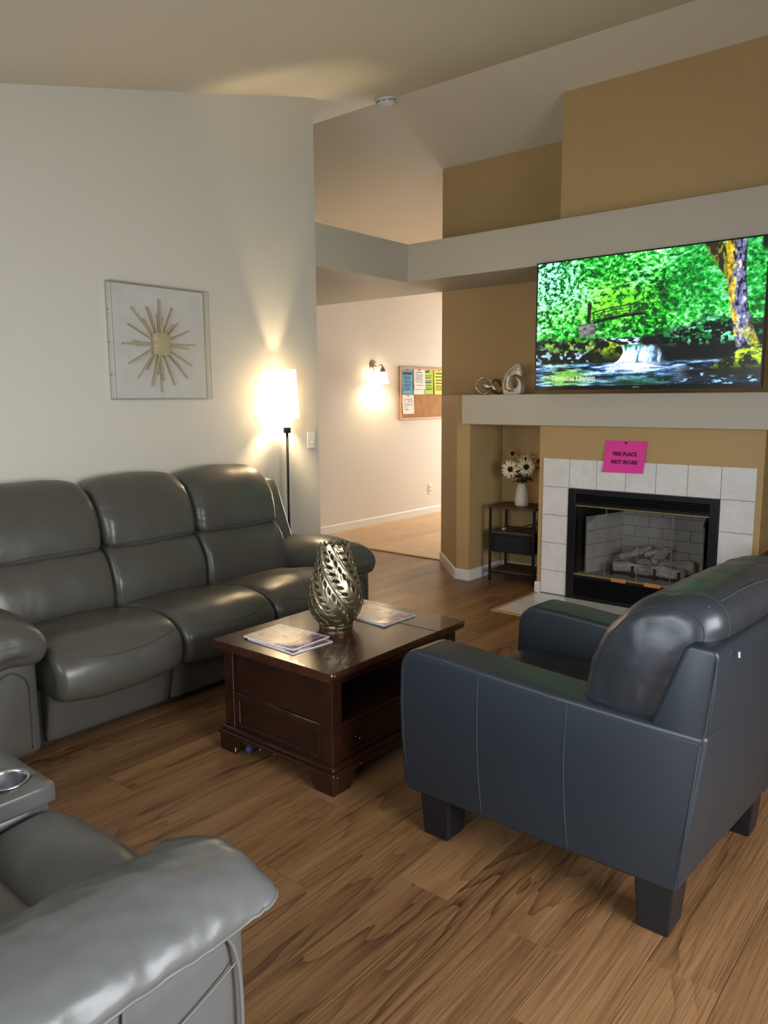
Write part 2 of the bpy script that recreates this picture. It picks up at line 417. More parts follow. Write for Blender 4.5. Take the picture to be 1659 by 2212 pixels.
# entry wall with a doorway-sized window that lets daylight into the hall
struct('wall_entry_end', join(box(XH, -2.8, YE, YE+th, 0, ceil_z(YE)), box(-1.4, XB, YE, YE+th, 0, ceil_z(YE)), box(-2.8, -1.4, YE, YE+th, 0, .35), box(-2.8, -1.4, YE, YE+th, 1.95, ceil_z(YE))), M_HALLW)
struct('window_1', join(box(-2.82, -2.76, YE-.02, YE+.1, .33, 1.97), box(-1.44, -1.38, YE-.02, YE+.1, .33, 1.97), box(-2.76, -1.44, YE-.02, YE+.1, .33, .39), box(-2.76, -1.44, YE-.02, YE+.1, 1.91, 1.97)), M_TRIM)
struct('wall_right', join(box(XR, XR+th, YR, -4.65, 0, ceil_z(-4.65)-.1), box(XR, XR+th, -4.65, -2.55, 0, .48), box(XR, XR+th, -4.65, -2.55, 2.02, 2.6), wall_x(XR, XR+th, -2.55, YB)), M_WALL)
struct('window_2', join(box(XR-.02, XR+.1, -4.67, -4.6, .46, 2.04), box(XR-.02, XR+.1, -2.6, -2.53, .46, 2.04), box(XR-.02, XR+.1, -4.6, -2.6, .46, .53), box(XR-.02, XR+.1, -4.6, -2.6, 1.97, 2.04), box(XR+.03, XR+.07, -3.63, -3.57, .53, 1.97)), M_TRIM)
struct('wall_front', join(box(XS-th, .2, YR-th, YR, 0, 2.15), box(2.8, XR+th, YR-th, YR, 0, 2.15), box(.2, 2.8, YR-th, YR, 0, .48), box(.2, 2.8, YR-th, YR, 2.02, 2.15)), M_WALL)
struct('window_3', join(box(.18, .25, YR-.1, YR+.02, .46, 2.04), box(2.75, 2.82, YR-.1, YR+.02, .46, 2.04), box(.25, 2.75, YR-.1, YR+.02, .46, .53), box(.25, 2.75, YR-.1, YR+.02, 1.97, 2.04), box(1.47, 1.53, YR-.07, YR-.03, .53, 1.97)), M_TRIM)
# tan wall behind the television, upper chimney breast and the lower chimney front with its niches and chamfered pier
struct('wall_back', box(XB, XR, YB, YB+th, 0, ceil_z(YB)), M_TAN)
struct('wall_breast', prism([(0.0, ZF1), (YB, ZF1), (YB, ceil_z(YB)), (0.0, ceil_z(0))], .084, XR, 'x'), M_TAN)
ZM0, ZM1 = 1.245, 1.468
XN0, XN1 = -.64, -.035
FX0, FX1, FZ1 = .207, 1.237, .802
W0 = .008
XM = 1.442
struct('wall_chimney', join(
    prism([(XB, YB), (-.761, W0), (XN0, W0), (XN0, YB)], 0, ZM1),
    box(XN0, XN1, W0, YB, ZM0-.005, ZM1), box(XN1, FX0, W0, YB, 0, ZM1), box(FX0, FX1, W0, YB, FZ1, ZM1), box(FX1, XM-XN1, W0, YB, 0, ZM1),
    box(XM-XN1, XM-XN0, W0, YB, ZM0-.005, ZM1), prism([(XM-XN0, W0), (XM+.761, W0), (XM-XB, YB), (XM-XN0, YB)], 0, ZM1)), M_TAN)
struct('trim_1', box(-.6895, 2.13, -.04, W0, ZM0, ZM1, .004), M_BEAM, 'long pale mantel band above the fireplace')
struct('trim_2', prism([(XH, YS), (XS, YS), (XS, YF), (XR, YF), (XR, YB), (XH, YB)], ZF0, ZF1), M_BEAM, 'pale plant shelf running over the hall opening and the television')
struct('trim_3', prism([(XH, .488), (XB, .488), (XB, .546), (XH, .546)], -.004, .010, 'z', .003), mat('threshold_strip', srgb(190, 148, 78), .35), 'golden threshold strip between dark and pale planks')
# baseboards
BBH = .085
def bboard(name, pts):
    V, Fc = [], []
    segs = []
    for (a, b) in zip(pts[:-1], pts[1:]):
        a = Vector((*a, 0)); b = Vector((*b, 0)); d = (b-a).normalized(); n = Vector((d.y, -d.x, 0))*.013
        prof = [(0, 0), (1, 0), (1, BBH-.012), (.5, BBH-.003), (0, BBH)]
        q = []
        for e in (a-d*.0, b+d*.0):
            q += [tuple(e+n*k+Vector((0, 0, z))) for k, z in prof]
        segs.append((q, [(0, 1, 2, 3, 4), (9, 8, 7, 6, 5)]+[(i, (i+1) % 5, (i+1) % 5+5, i+5) for i in range(5)]))
    return struct(name, join(*segs), M_TRIM)
bboard('baseboard_hall', [(XH, -2.6), (XH, YE)])
bboard('baseboard_pier', [(XB+.0, YB+.0), (-.766, W0), (XN0+.012, W0)])
bboard('baseboard_niche', [(XN0, W0), (XN0, YB), (XN1, YB)])
bboard('baseboard_fireplace', [(XN1-.012, W0), (-.003, W0)])
bboard('baseboard_right_niche', [(XM-XN1, W0), (XM-XN1, YB), (XM-XN0, YB), (XM-XN0, W0)])
bboard('baseboard_right_pier', [(XM-XN0-.012, W0), (XM+.766, W0), (XM-XB, YB), (XR, YB)])
bboard('baseboard_right_stub', [(XM+.003, W0), (XM-XN1+.012, W0)])
bboard('baseboard_left', [(XS, YR), (XS, YS)])
# niche: dark cable and cord cover on the back wall
tag(add('television_cable', tube([(-.12, YB-.006, 1.24), (-.125, YB-.006, .9), (-.12, YB-.008, .62), (-.15, YB-.02, .5)], .005, 8), M_BLACK, loc=(-.12, YB, .5)), 'black cable running down the back wall of the niche', 'cable')

# ------------------------------------------------------------------ dark grey reclining sofa against the left wall
def path_on(rg, js, idx):
    return [tuple(rg[j, int(round(idx(j))) % rg.shape[1]]) for j in js]
def top_index(rg, j, fn):
    return min(range(rg.shape[1]), key=lambda i: fn(rg[j, i]))
def seam_line(rg, cond, j0=2, j1=None, r=.0022):
    """seam across the cushion: at every station the profile point that minimises cond"""
    j1 = rg.shape[0]-2 if j1 is None else j1
    pts = [rg[j, top_index(rg, j, lambda p: cond(p, j/(rg.shape[0]-1)))] for j in range(j0, j1)]
    k = np.array(pts)
    for _ in range(3): k[1:-1] = (k[:-2]+k[1:-1]*2+k[2:])/4
    return tube([tuple(p) for p in k], r, 5)
sofa = thing('reclining_sofa', 'dark grey leather three-seat reclining sofa under the sunburst art', 'sofa', (-.65, -2.74, 0))
SB = [-3.62, -3.02, -2.455, -1.86]
seat_p = [(-.80, .425), (-.68, .437), (-.52, .462), (-.38, .472), (-.27, .452), (-.20, .40), (-.178, .33), (-.20, .262), (-.26, .24), (-.45, .25), (-.80, .28)]
lum_p = [(-.745, .41), (-.728, .47), (-.738, .56), (-.772, .65), (-.83, .71), (-.96, .715), (-1.0, .55), (-.98, .42), (-.86, .38)]
up_p = [(-.822, .712), (-.806, .722), (-.803, .745), (-.808, .80), (-.83, .88), (-.875, .965), (-.935, 1.025), (-1.01, 1.048), (-1.07, 1.025), (-1.09, .95), (-1.07, .8), (-1.04, .72), (-.93, .705), (-.86, .706)]
for i in range(3):
    a, b = SB[i]+.004, SB[i+1]-.004
    def wr(V, s=i):
        V = wrinkle(V, .006, 9, s+1)
        return V
    vf, rg = cushion(seat_p, a, b, .035, .022, warp=wr)
    o = add('seat_cushion', vf, M_SOFA, sofa, True)
    add('seam', seam_line(rg, lambda p, t: abs(p[2]-(.405+.055*(2*t-1)**2))+(9 if p[0] < -.34 else 0)), M_SEAM, o, True)
    vf, rg = cushion(lum_p, a, b, .032, .012, warp=lambda V, s=i: wrinkle(V, .006, 8, s+5))
    add('lumbar_cushion', vf, M_SOFA, sofa, True)
    def wr2(V, s=i, a=a, b=b):
        t = (V[:, 1]-(a+b)/2)/((b-a)/2)
        up_ = np.clip((V[:, 2]-.72)/.33, 0, 1)
        V[:, 2] -= up_*.028*np.abs(t)**4
        # gathered folds at the ends of the head cushion
        g = np.clip((np.abs(t)-.72)/.28, 0, 1)
        fz = np.array([mnoise.noise(Vector((s*5.0, p[1]*6, p[2]*45))) for p in V])
        V[:, 0] += .006*g*fz*np.clip((V[:, 0]+1.02)/.1, 0, 1)
        return wrinkle(V, .006, 7, s+9)
    vf, rg = cushion(up_p, a+.003, b-.003, .05, .012, warp=wr2, n=84, m=20)
    o = add('head_cushion', vf, M_SOFA, sofa, True)
    add('seam', seam_line(rg, lambda p, t: abs(p[2]-.728)+(9 if p[0] < -.83 else 0), 5, rg.shape[0]-5), M_SEAM, o, True)
    V, Fc = rbox(-.50, -.27, a+.002, b-.002, .045, .27, .018, 8, (.0, 0, 0))
    V[:, 0] -= np.clip((.27-V[:, 2])/.22, 0, 1)*.05
    add('footrest_panel', (V, Fc), M_SOFA, sofa, True)
add('back_frame', rbox(-1.115, -.99, -3.80, -1.70, .06, .93, .04, 7), M_SOFA, sofa, True)
add('base', box(-1.05, -.36, -3.63, -1.85, .02, .27, .01), mat('black_fabric', (.012, .012, .013, 1), .9), sofa)
for sgn, yi, yo in ((1, -1.885, -1.60), (-1, -3.62, -3.93)):
    # side wing of the back
    def ww(V):
        k = np.clip((.95-V[:, 2])/.5, 0, 1); fr = (V[:, 0] > -1.0)
        V[:, 0] += fr*(k*.20); return V
    w0, w1 = sorted((yi-sgn*.035, yi+sgn*.165))
    add('wing', rbox(-1.11, -.955, w0, w1, .10, .955, .05, 9, warp=ww), M_SOFA, sofa, True)
    c = (yi+yo)/2; h = abs(yo-yi)/2
    ap = [(c-h, .48), (c-h-.005, .53), (c-h*.72, .585), (c-h*.2, .612), (c+h*.3, .610), (c+h*.8, .575), (c+h+.005, .525), (c+h, .475), (c+h*.75, .44), (c, .445), (c-h*.75, .44)]
    def wa(V):
        t = np.clip((V[:, 0]+.50)/.32, 0, 1); V[:, 2] -= .045*t**2.2
        bk = np.clip((-.62-V[:, 0])/.3, 0, 1); V[:, 2] -= .03*bk
        return wrinkle(V, .008, 8, 21)
    vf, rg = cushion(ap, -.93, -.228, .06, .012, 'x', warp=wa)
    o = add('arm_pillow', vf, M_SOFA, sofa, True)
    add('arm_body', rbox(-1.0, -.265, c-h+.03, c+h-.03, .035, .50, .045, 8, (.012, .008, 0)), M_SOFA, sofa, True)
    nf = rg.shape[0]-8
    q = [tuple(Vector(p)+Vector((.002, 0, 0))) for p in [(-.264, c+h-.085, .08), (-.258, c+h-.085, .25), (-.256, c+h-.09, .36), (-.255, c, .41), (-.256, c-h+.09, .36), (-.258, c-h+.085, .25), (-.264, c-h+.085, .08)]]
    add('seam', tube([tuple(p) for p in catmull(q, 30, False)], .003, 6), M_SEAM, o, True)
    add('foot', box(-.36, -.31, c-.05, c+.05, 0, .04, .004), M_LEG, sofa)
    add('foot', box(-.98, -.92, c-.05, c+.05, 0, .04, .004), M_LEG, sofa)

# ------------------------------------------------------------------ grey leather console loveseat in the near left corner, facing away
love = thing('console_loveseat', 'mid grey leather loveseat with cup-holder console in the near left corner', 'sofa', (.68, -4.6, 0))
LX = [-.22, .09, .52, .86, 1.305, 1.615]
bol_p = [(-4.375, .36), (-4.365, .405), (-4.315, .437), (-4.24, .45), (-4.175, .435), (-4.13, .39), (-4.115, .32), (-4.13, .25), (-4.18, .225), (-4.30, .23), (-4.37, .27)]
for a, b in ((LX[1], LX[2]), (LX[3], LX[4])):
    vf, rg = cushion(bol_p, a+.003, b+.01, .03, .012, 'x', warp=lambda V: wrinkle(V, .006, 10, 33))
    add('front_cushion', vf, M_LOVE, love, True)
    add('seat_cushion', rbox(a, b+.02, -4.74, -4.365, .25, .425, .04, 8, (0, 0, .012)), M_LOVE, love, True)
    add('footrest_panel', rbox(a, b, -4.30, -4.17, .04, .25, .02, 6), M_LOVE, love, True)
    bk = [(-4.72, .42), (-4.67, .52), (-4.70, .66), (-4.76, .80), (-4.84, .95), (-4.93, 1.0), (-4.99, .92), (-4.98, .6), (-4.95, .42)]
    vf, rg = cushion(bk, a-.02, b+.02, .06, .015, 'x', warp=lambda V: wrinkle(V, .006, 8, 35))
    add('back_cushion', vf, M_LOVE, love, True)
add('back_frame', rbox(LX[0]+.05, LX[5]-.05, -5.08, -4.95, .06, .9, .04, 6), M_LOVE, love, True)
add('base', box(LX[0]+.1, LX[5]-.1, -5.0, -4.24, .02, .24, .01), MATS['black_fabric'], love)
# console with two recessed steel cup holders
CZ = .505
HO = [(.60, -4.27), (.765, -4.245)]
con = add('console', rbox(LX[2]+.005, LX[3]-.005, -4.75, -4.175, .04, CZ-.032, .02, 6), M_LOVE, love, True)
def lid_mesh():
    (x0, x1, y0, y1) = (LX[2]-.002, LX[3]+.004, -4.75, -4.165)
    vf = rbox(x0, x1, y0, y1, CZ-.055, CZ, .010, 9); return vf
lid = add('console_lid', lid_mesh(), M_LOVE, love, True)
for hx, hy in HO:   # boolean-cut the cup wells out of the lid and line them with steel
    cut = bpy.data.objects.new('cut', bpy.data.meshes.new('cut')); vf = lathe([(.051, -.09), (.051, .05)], 40, (hx, hy, CZ))
    cut.data.from_pydata([tuple(Vector(v)-ORG[love.name]) for v in vf[0]], [], vf[1]); cut.data.update()
    C.objects.link(cut); cut.parent = love
    for tgt in (lid, con):
        md = tgt.modifiers.new('well', 'BOOLEAN'); md.operation = 'DIFFERENCE'; md.object = cut; md.solver = 'EXACT'
    bpy.context.view_layer.update(); dg = bpy.context.evaluated_depsgraph_get()
    for tgt in (lid, con):
        nm = bpy.data.meshes.new_from_object(tgt.evaluated_get(dg)); tgt.modifiers.clear(); tgt.data = nm
    bpy.data.objects.remove(cut, do_unlink=True)
    add('cup_holder', lathe([(.0565, .001), (.0565, .004), (.054, .0055), (.0505, .004), (.049, -.004), (.0485, -.066), (.046, -.07), (.0005, -.0705)], 48, (hx, hy, CZ), False), M_STEEL, love, True)
for sgn, xi, xo in ((1, LX[4], LX[5]), (-1, LX[1], LX[0])):
    c = (xi+xo)/2; h = abs(xo-xi)/2; s = sgn
    ap = [(c-s*h, .44), (c-s*(h+.005), .48), (c-s*h*.78, .53), (c-s*h*.35, .566), (c+s*h*.1, .586), (c+s*h*.6, .582), (c+s*(h-.004), .558), (c+s*(h+.022), .524), (c+s*(h+.016), .500), (c+s*h*.85, .482), (c, .44), (c-s*h*.75, .42)]
    if sgn < 0: ap = ap[::-1]
    def wl(V):
        t = np.clip((V[:, 1]+4.34)/.24, 0, 1); k_ = (V[:, 2]-.44)/.14; V[:, 2] -= (.018*k_-.022*(1-k_))*t**2.0
        # creases running up from the outer seam
        oz = np.clip(1-np.abs(V[:, 2]-.535)/.05, 0, 1)*np.clip(((V[:, 0]-c)*s/h-.3)/.5, 0, 1)
        for i in range(len(V)):
            if oz[i] > 0: V[i, 2] -= .022*oz[i]*max(0, mnoise.noise(Vector((V[i, 1]*24+V[i, 0]*12, V[i, 0]*5, 3.3))))
        return wrinkle(wrinkle(V, .008, 9, 41), .0022, 30, 44)
    vf, rg = cushion(ap, -4.98, -4.108, .055, .010, 'y', n=110, m=70, warp=wl)
    o = add('arm_pillow', vf, M_LOVE, love, True)
    # welt under the pillow
    pts = [rg[j, max(range(110), key=lambda i: s*rg[j, i][0]-2.2*abs(rg[j, i][2]-(.505+.006*np.clip((rg[j, i][1]+4.34)/.24, 0, 1)**2)))] for j in range(3, rg.shape[0]-2)]
    add('welt', tube([tuple(p) for p in pts], .004, 6), M_SEAML, o, True)
    ab = add('arm_body', rbox(c-h+.025, c+h-.025, -5.02, -4.165, .035, .50, .04, 9, (.014, .012, 0)), M_LOVE, love, True)
    xo_ = c+s*(h-.012)
    P1 = catmull([(xo_-s*.004, -4.205, .05), (xo_-s*.001, -4.20, .2), (xo_-s*.001, -4.20, .36), (xo_-s*.004, -4.212, .44), (xo_-s*.012, -4.23, .475)], 24, False)
    add('welt', tube([tuple(p) for p in P1], .0045, 6), M_SEAML, ab, True)
    P2 = catmull([(xo_-s*.002, -4.20, .41), (xo_, -4.30, .375), (xo_+s*.001, -4.42, .345), (xo_, -4.56, .33), (xo_-s*.002, -4.75, .32)], 30, False)
    add('seam', tube([tuple(p) for p in P2], .0025, 5), M_SEAML, ab, True)
    P3 = catmull([(xo_-s*.010, -4.435, .478), (xo_-s*.001, -4.44, .44), (xo_+s*.001, -4.455, .36), (xo_, -4.46, .2), (xo_-s*.004, -4.46, .06)], 24, False)
    add('welt', tube([tuple(p) for p in P3], .004, 6), M_SEAML, ab, True)
    for yy in (-4.25, -4.95): add('foot', box(c-.05, c+.05, yy-.03, yy+.03, 0, .04, .004), M_LEG, love)

# ------------------------------------------------------------------ charcoal armchair seen from behind
chair = thing('armchair', 'charcoal blue leather armchair with black block legs seen from behind', 'chair', (1.6, -2.6, 0))
CY0, CY1 = -3.115, -2.25
CK = .07                                    # the frame stands slightly out of square
def sk(vf): 
    V = np.asarray(vf[0], float).copy(); V[:, 0] += CK*(V[:, 1]-CY0); return V, vf[1]
def arc(cx, cz, r, a0, a1, n=6): return [(cx+r*math.cos(R(a0+(a1-a0)*i/n)), cz+r*math.sin(R(a0+(a1-a0)*i/n))) for i in range(n+1)]
arm_poly = [(2.05, .142)]+[(2.078, .35), (2.108, .598)]+[(1.95, .600), (1.7, .608), (1.45, .622), (1.30, .634)]+arc(1.205, .555, .082, 80, 180, 8)+[(1.119, .45), (1.124, .32), (1.136, .21)]+arc(1.172, .172, .032, 180, 270, 4)
TH_ = .165
for a, b, s in ((CY0, CY0+TH_, -1), (CY1-TH_, CY1, 1)):
    o = add('arm', sk(prism(arm_poly[::-1], a, b, 'y', .017, 4)), M_CHAIR, chair, True, angle=60)
    yo = a if s < 0 else b
    # top-stitched seam just below the arm's edge and two vertical seams on the outer panel
    top_l = [(2.085, .575), (1.95, .579), (1.7, .587), (1.45, .601), (1.30, .612)]+arc(1.205, .548, .064, 80, 180, 8)+[(1.139, .45), (1.144, .32), (1.156, .22)]
    add('seam', sk(tube([(x, yo+s*.0006, z) for x, z in top_l], .0016, 5)), M_THREAD, o, True)
    for pts in ([(1.432, .598), (1.430, .45), (1.436, .3), (1.452, .15)], [(1.727, .585), (1.722, .45), (1.727, .3), (1.742, .15)]):
        P = catmull([(x, yo+s*.0006, z) for x, z in pts], 16, False)
        add('seam', sk(tube([tuple(p) for p in P], .0017, 5)), M_THREAD, o, True)
    add('seam', sk(tube([(2.054, yo+s*.0006, .16), (2.07, yo+s*.0006, .35), (2.092, yo+s*.0006, .575)], .0016, 5)), M_THREAD, o, True)
bf_poly = [(1.90, .145), (2.047, .145), (2.08, .40), (2.122, .80)]+arc(2.102, .806, .02, 0, 90, 4)+[(2.05, .828), (2.035, .815), (1.97, .62), (1.90, .45)]
o = add('back_frame', sk(prism(bf_poly, CY0+.004, CY1-.004, 'y', .010, 3)), M_CHAIR, chair, True, angle=60)
add('seam', sk(tube([(2.107, CY0+.003, .60), (2.117, CY0+.003, .72), (2.118, CY0+.004, .80)], .0016, 5)), M_THREAD, o, True)
add('scuff', sk(tube([(2.134, CY0+.11, .80), (2.133, CY0+.115, .785)], .003, 6)), mat('pale_scuff', srgb(190, 190, 188), .6), o)
add('seat_rail', sk(rbox(1.155, 1.95, CY0+TH_-.01, CY1-TH_+.01, .15, .33, .02, 6)), M_CHAIR, chair, True)
sp = [(1.10, .36), (1.105, .42), (1.16, .46), (1.3, .475), (1.6, .465), (1.85, .45), (1.93, .42), (1.92, .33), (1.6, .315), (1.2, .315), (1.12, .325)]
def wseat(V):
    for i in range(len(V)):
        x, y, z = V[i]
        if z > .40:
            r = math.hypot(x-1.50, y+2.72); th_ = math.atan2(y+2.72, x-1.50)
            V[i, 2] += .007*math.sin(th_*9+r*14)*math.exp(-(r/.25)**2)-.018*math.exp(-(r/.10)**2)
    return wrinkle(V, .004, 12, 50)
vf, rg = cushion(sp, CY0+TH_, CY1-TH_, .03, .0, 'y', n=80, m=36, warp=wseat)
add('seat_cushion', sk(vf), M_CUSH, chair, True)
cp = [(1.735, .55), (1.738, .64), (1.775, .76), (1.845, .862), (1.93, .918), (2.02, .928), (2.08, .90), (2.095, .84), (2.06, .73), (1.99, .60), (1.93, .53), (1.86, .505), (1.775, .515)]
def wc(V):
    for i in range(len(V)):
        x, y, z = V[i]
        g = math.exp(-((abs(y+2.68)-.33)/.05)**2)
        q_ = mnoise.noise(Vector((x*22, y*4, z*22)))*.006*g; V[i, 0] += q_; V[i, 2] -= q_
    return wrinkle(wrinkle(V, .005, 9, 60), .0022, 26, 61)
vf, rg = cushion(cp, CY0+.038, CY1-.038, .075, .014, 'y', n=96, m=44, warp=wc, dome=.55)
o = add('back_cushion', sk(vf), M_CUSH, chair, True)
rg = rg.copy(); rg[:, :, 0] += CK*(rg[:, :, 1]-CY0)
nr = rg.shape[0]
for j in (3, 8, nr-9, nr-4): add('seam', ring_seam(rg, j, .0016, .0004), M_THREAD, o, True)
# welt along the crown of the cushion
pts = [tuple(rg[j, max(range(96), key=lambda i: rg[j, i][2]+.75*rg[j, i][0])]+np.array([.0015, 0, .0015])) for j in range(5, nr-5)]
pk = np.array(pts)
for _ in range(60): pk[1:-1] = (pk[:-2]+2*pk[1:-1]+pk[2:])/4
add('welt', tube([tuple(p) for p in pk], .0024, 6), M_THREAD, o, True)
def leg_vf(xa, xb, ya, yb, zt, tx, ty):
    V = [(xa+tx, ya+ty, 0), (xb-tx, ya+ty, 0), (xb-tx, yb-ty, 0), (xa+tx, yb-ty, 0), (xa, ya, zt), (xb, ya, zt), (xb, yb, zt), (xa, yb, zt)]
    bm = bmesh.new(); b = [bm.verts.new(v) for v in V]
    for f in [(0, 3, 2, 1), (4, 5, 6, 7), (0, 1, 5, 4), (1, 2, 6, 5), (2, 3, 7, 6), (3, 0, 4, 7)]: bm.faces.new([b[i] for i in f])
    bmesh.ops.bevel(bm, geom=list(bm.edges), offset=.006, segments=2, affect='EDGES', profile=.5); return grab(bm)
for xa, xb, ya, yb in ((1.205, 1.325, -3.108, -2.995), (1.935, 2.045, -3.108, -2.985), (1.25, 1.36, -2.46, -2.355), (1.985, 2.085, -2.46, -2.355)):
    add('leg', leg_vf(xa, xb, ya, yb, .155, .012, .008), M_LEG, chair)

# ------------------------------------------------------------------ lift-top coffee table
tbl = thing('coffee_table', 'dark cherry wood lift-top coffee table with drawer and open shelf', 'table', (.5, -2.71, 0))
TX0, TX1, TY0, TY1, TZ = .168, .838, -3.14, -2.285, .475
def top_slab(y0, y1):
    return prism([(TX0+.012, TZ-.036), (TX1-.012, TZ-.036), (TX1-.003, TZ-.024), (TX1, TZ-.012), (TX1-.003, TZ), (TX0+.003, TZ), (TX0, TZ-.012), (TX0+.003, TZ-.024)], y0, y1, 'y', .0025, 2)
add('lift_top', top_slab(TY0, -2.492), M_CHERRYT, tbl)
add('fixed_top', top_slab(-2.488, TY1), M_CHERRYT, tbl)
bx0, bx1, by0, by1 = TX0+.03, TX1-.03, TY0+.03, TY1-.03; zb, zt = .105, TZ-.036
P_ = .055
for x0, x1 in ((bx0, bx0+P_), (bx1-P_, bx1)):
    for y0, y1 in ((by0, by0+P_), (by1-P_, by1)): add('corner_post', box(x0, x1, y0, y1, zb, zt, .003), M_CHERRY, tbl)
# panelled ends: rails, recessed panels, bead mouldings
for yo, s in ((by0, 1), (by1, -1)):
    def yy(a, b): return tuple(sorted((yo+s*a, yo+s*b)))
    x0, x1 = bx0+P_, bx1-P_
    add('end_rail', box(x0, x1, *yy(.004, .03), zt-.022, zt, .002), M_CHERRY, tbl)
    add('end_panel', box(x0, x1, *yy(.012, .028), .255, zt-.02, .001), M_CHERRY, tbl)
    add('bead_moulding', tube([(x0, yo+s*.008, .25), (x1, yo+s*.008, .25)], .0065, 10), M_CHERRY, tbl, True)
    fr = []
    for a in ((x0, x1, .105, .128), (x0, x1, .222, .246), (x0, x0+.03, .128, .222), (x1-.03, x1, .128, .222)): fr.append(box(a[0], a[1], *yy(.004, .028), a[2], a[3], .003))
    add('end_frame', join(*fr), M_CHERRY, tbl)
    add('end_panel', box(x0+.028, x1-.028, *yy(.013, .026), .125, .225, .002), M_CHERRY, tbl)
# long sides: drawer below, open compartment above, closed section at the far end
for xo, s in ((bx1, -1), (bx0, 1)):
    def xx(a, b): return tuple(sorted((xo+s*a, xo+s*b)))
    ya, yb = by0+P_, -2.52
    add('side_rail', box(*xx(.004, .03), ya, by1-P_, zt-.03, zt, .002), M_CHERRY, tbl)
    add('side_rail', box(*xx(.004, .03), ya, by1-P_, .238, .256, .002), M_CHERRY, tbl)
    add('divider_post', box(*xx(.0, .04), yb, yb+.045, zb, zt, .002), M_CHERRY, tbl)
    add('end_panel', box(*xx(.012, .028), yb+.04, by1-P_+.003, .25, zt-.02, .001), M_CHERRY, tbl)
    add('end_panel', box(*xx(.012, .028), yb+.04, by1-P_+.003, .105, .24, .001), M_CHERRY, tbl)
    if s < 0:
        dr = add('drawer', join(box(*xx(.004, .024), ya+.003, yb-.003, .110, .128, .002), box(*xx(.004, .024), ya+.003, yb-.003, .216, .235, .002), box(*xx(.004, .024), ya+.003, ya+.03, .128, .216, .002), box(*xx(.004, .024), yb-.03, yb-.003, .128, .216, .002), box(*xx(.012, .026), ya+.028, yb-.028, .126, .218)), M_CHERRY, tbl)
        for ky in (-2.965, -2.62):
            V, Fc = lathe([(.0, .0), (.010, .0), (.010, .003), (.006, .007), (.006, .014), (.012, .018), (.0145, .023), (.012, .029), (.0, .031)], 24)
            V = [(xo-.012+z, ky+x, .170+y) for x, y, z in V]
            add('knob', (V, Fc), mat('dark_pewter', srgb(60, 60, 66), .25, 1), dr, True)
    else: add('side_panel', box(*xx(.01, .024), ya, yb, .108, .24, .002), M_CHERRY, tbl)
add('shelf_board', box(bx0+.01, bx1-.012, by0+.02, by1-.02, .236, .25), M_CHERRY, tbl)
add('bottom_board', box(bx0+.01, bx1-.01, by0+.01, by1-.01, .095, .108), M_CHERRY, tbl)
add('inner_wall', box(bx0+.02, bx1-.02, -2.50, -2.485, .25, zt), M_CHERRY, tbl)
add('plinth', join(box(TX0+.006, TX1-.006, TY0+.006, TY1-.006, .068, .088, .005), box(TX0+.014, TX1-.014, TY0+.014, TY1-.014, .086, .106, .008)), M_CHERRY, tbl)
for cx, sx in ((TX0+.012, 1), (TX1-.012, -1)):
    for cy, sy in ((TY0+.012, 1), (TY1-.012, -1)):
        pr_ = [(0, 0.0), (.095, 0.0), (.115, .04), (.13, .069), (0, .069)]
        f1 = prism([(cx+sx*a, z) for a, z in pr_], *sorted((cy, cy+sy*.022)), 'y', .002)
        f2 = prism([(cy+sy*max(a, .0222), z) for a, z in pr_], *sorted((cx, cx+sx*.022)), 'x', .002)
        ft = add('bracket_foot', join(f1, f2), M_CHERRY, tbl)
V, Fc = lathe([(.0, -.008), (.02, -.008), (.02, .008), (.0, .008)], 18)
add('caster', ([(.315+z, -3.085+x, .021+y) for x, y, z in V], Fc), mat('blue_rubber', srgb(60, 74, 110), .5), tbl, True)
add('caster', ([(.69+z, -3.085+x, .021+y) for x, y, z in V], Fc), MATS['blue_rubber'], tbl, True)
# pale chips where the finish is knocked off the edges
chip = mat('bare_wood_chip', srgb(200, 190, 178), .6)
chips = [((TX1-.003, TY0+.006, TZ-.006), .009, .004), ((TX1-.0, TY0+.018, TZ-.010), .006, .003), ((TX0+.27, TY0+.005, .072), .005, .003), ((TX0+.35, TY0+.006, .076), .004, .002), ((TX1-.006, TY0+.16, .078), .004, .003), ((TX1-.007, TY0+.03, .072), .005, .003), ((TX1-.006, TY0+.008, .086), .004, .003), ((TX1-.002, TY1+.0-.01, TZ-.01), .006, .004), ((.278, TY0+.010, .02), .006, .012)]
for (p, a, b) in chips:
    vf = lathe([(.0, -b), (a*.7, -b*.6), (a, 0), (a*.6, b*.7), (0, b)], 7, (0, 0, 0), False)
    add('worn_chip', ([(p[0]+v[0]*.35, p[1]+v[1]*.35, p[2]+v[2]) for v in vf[0]], vf[1]), chip, tbl)

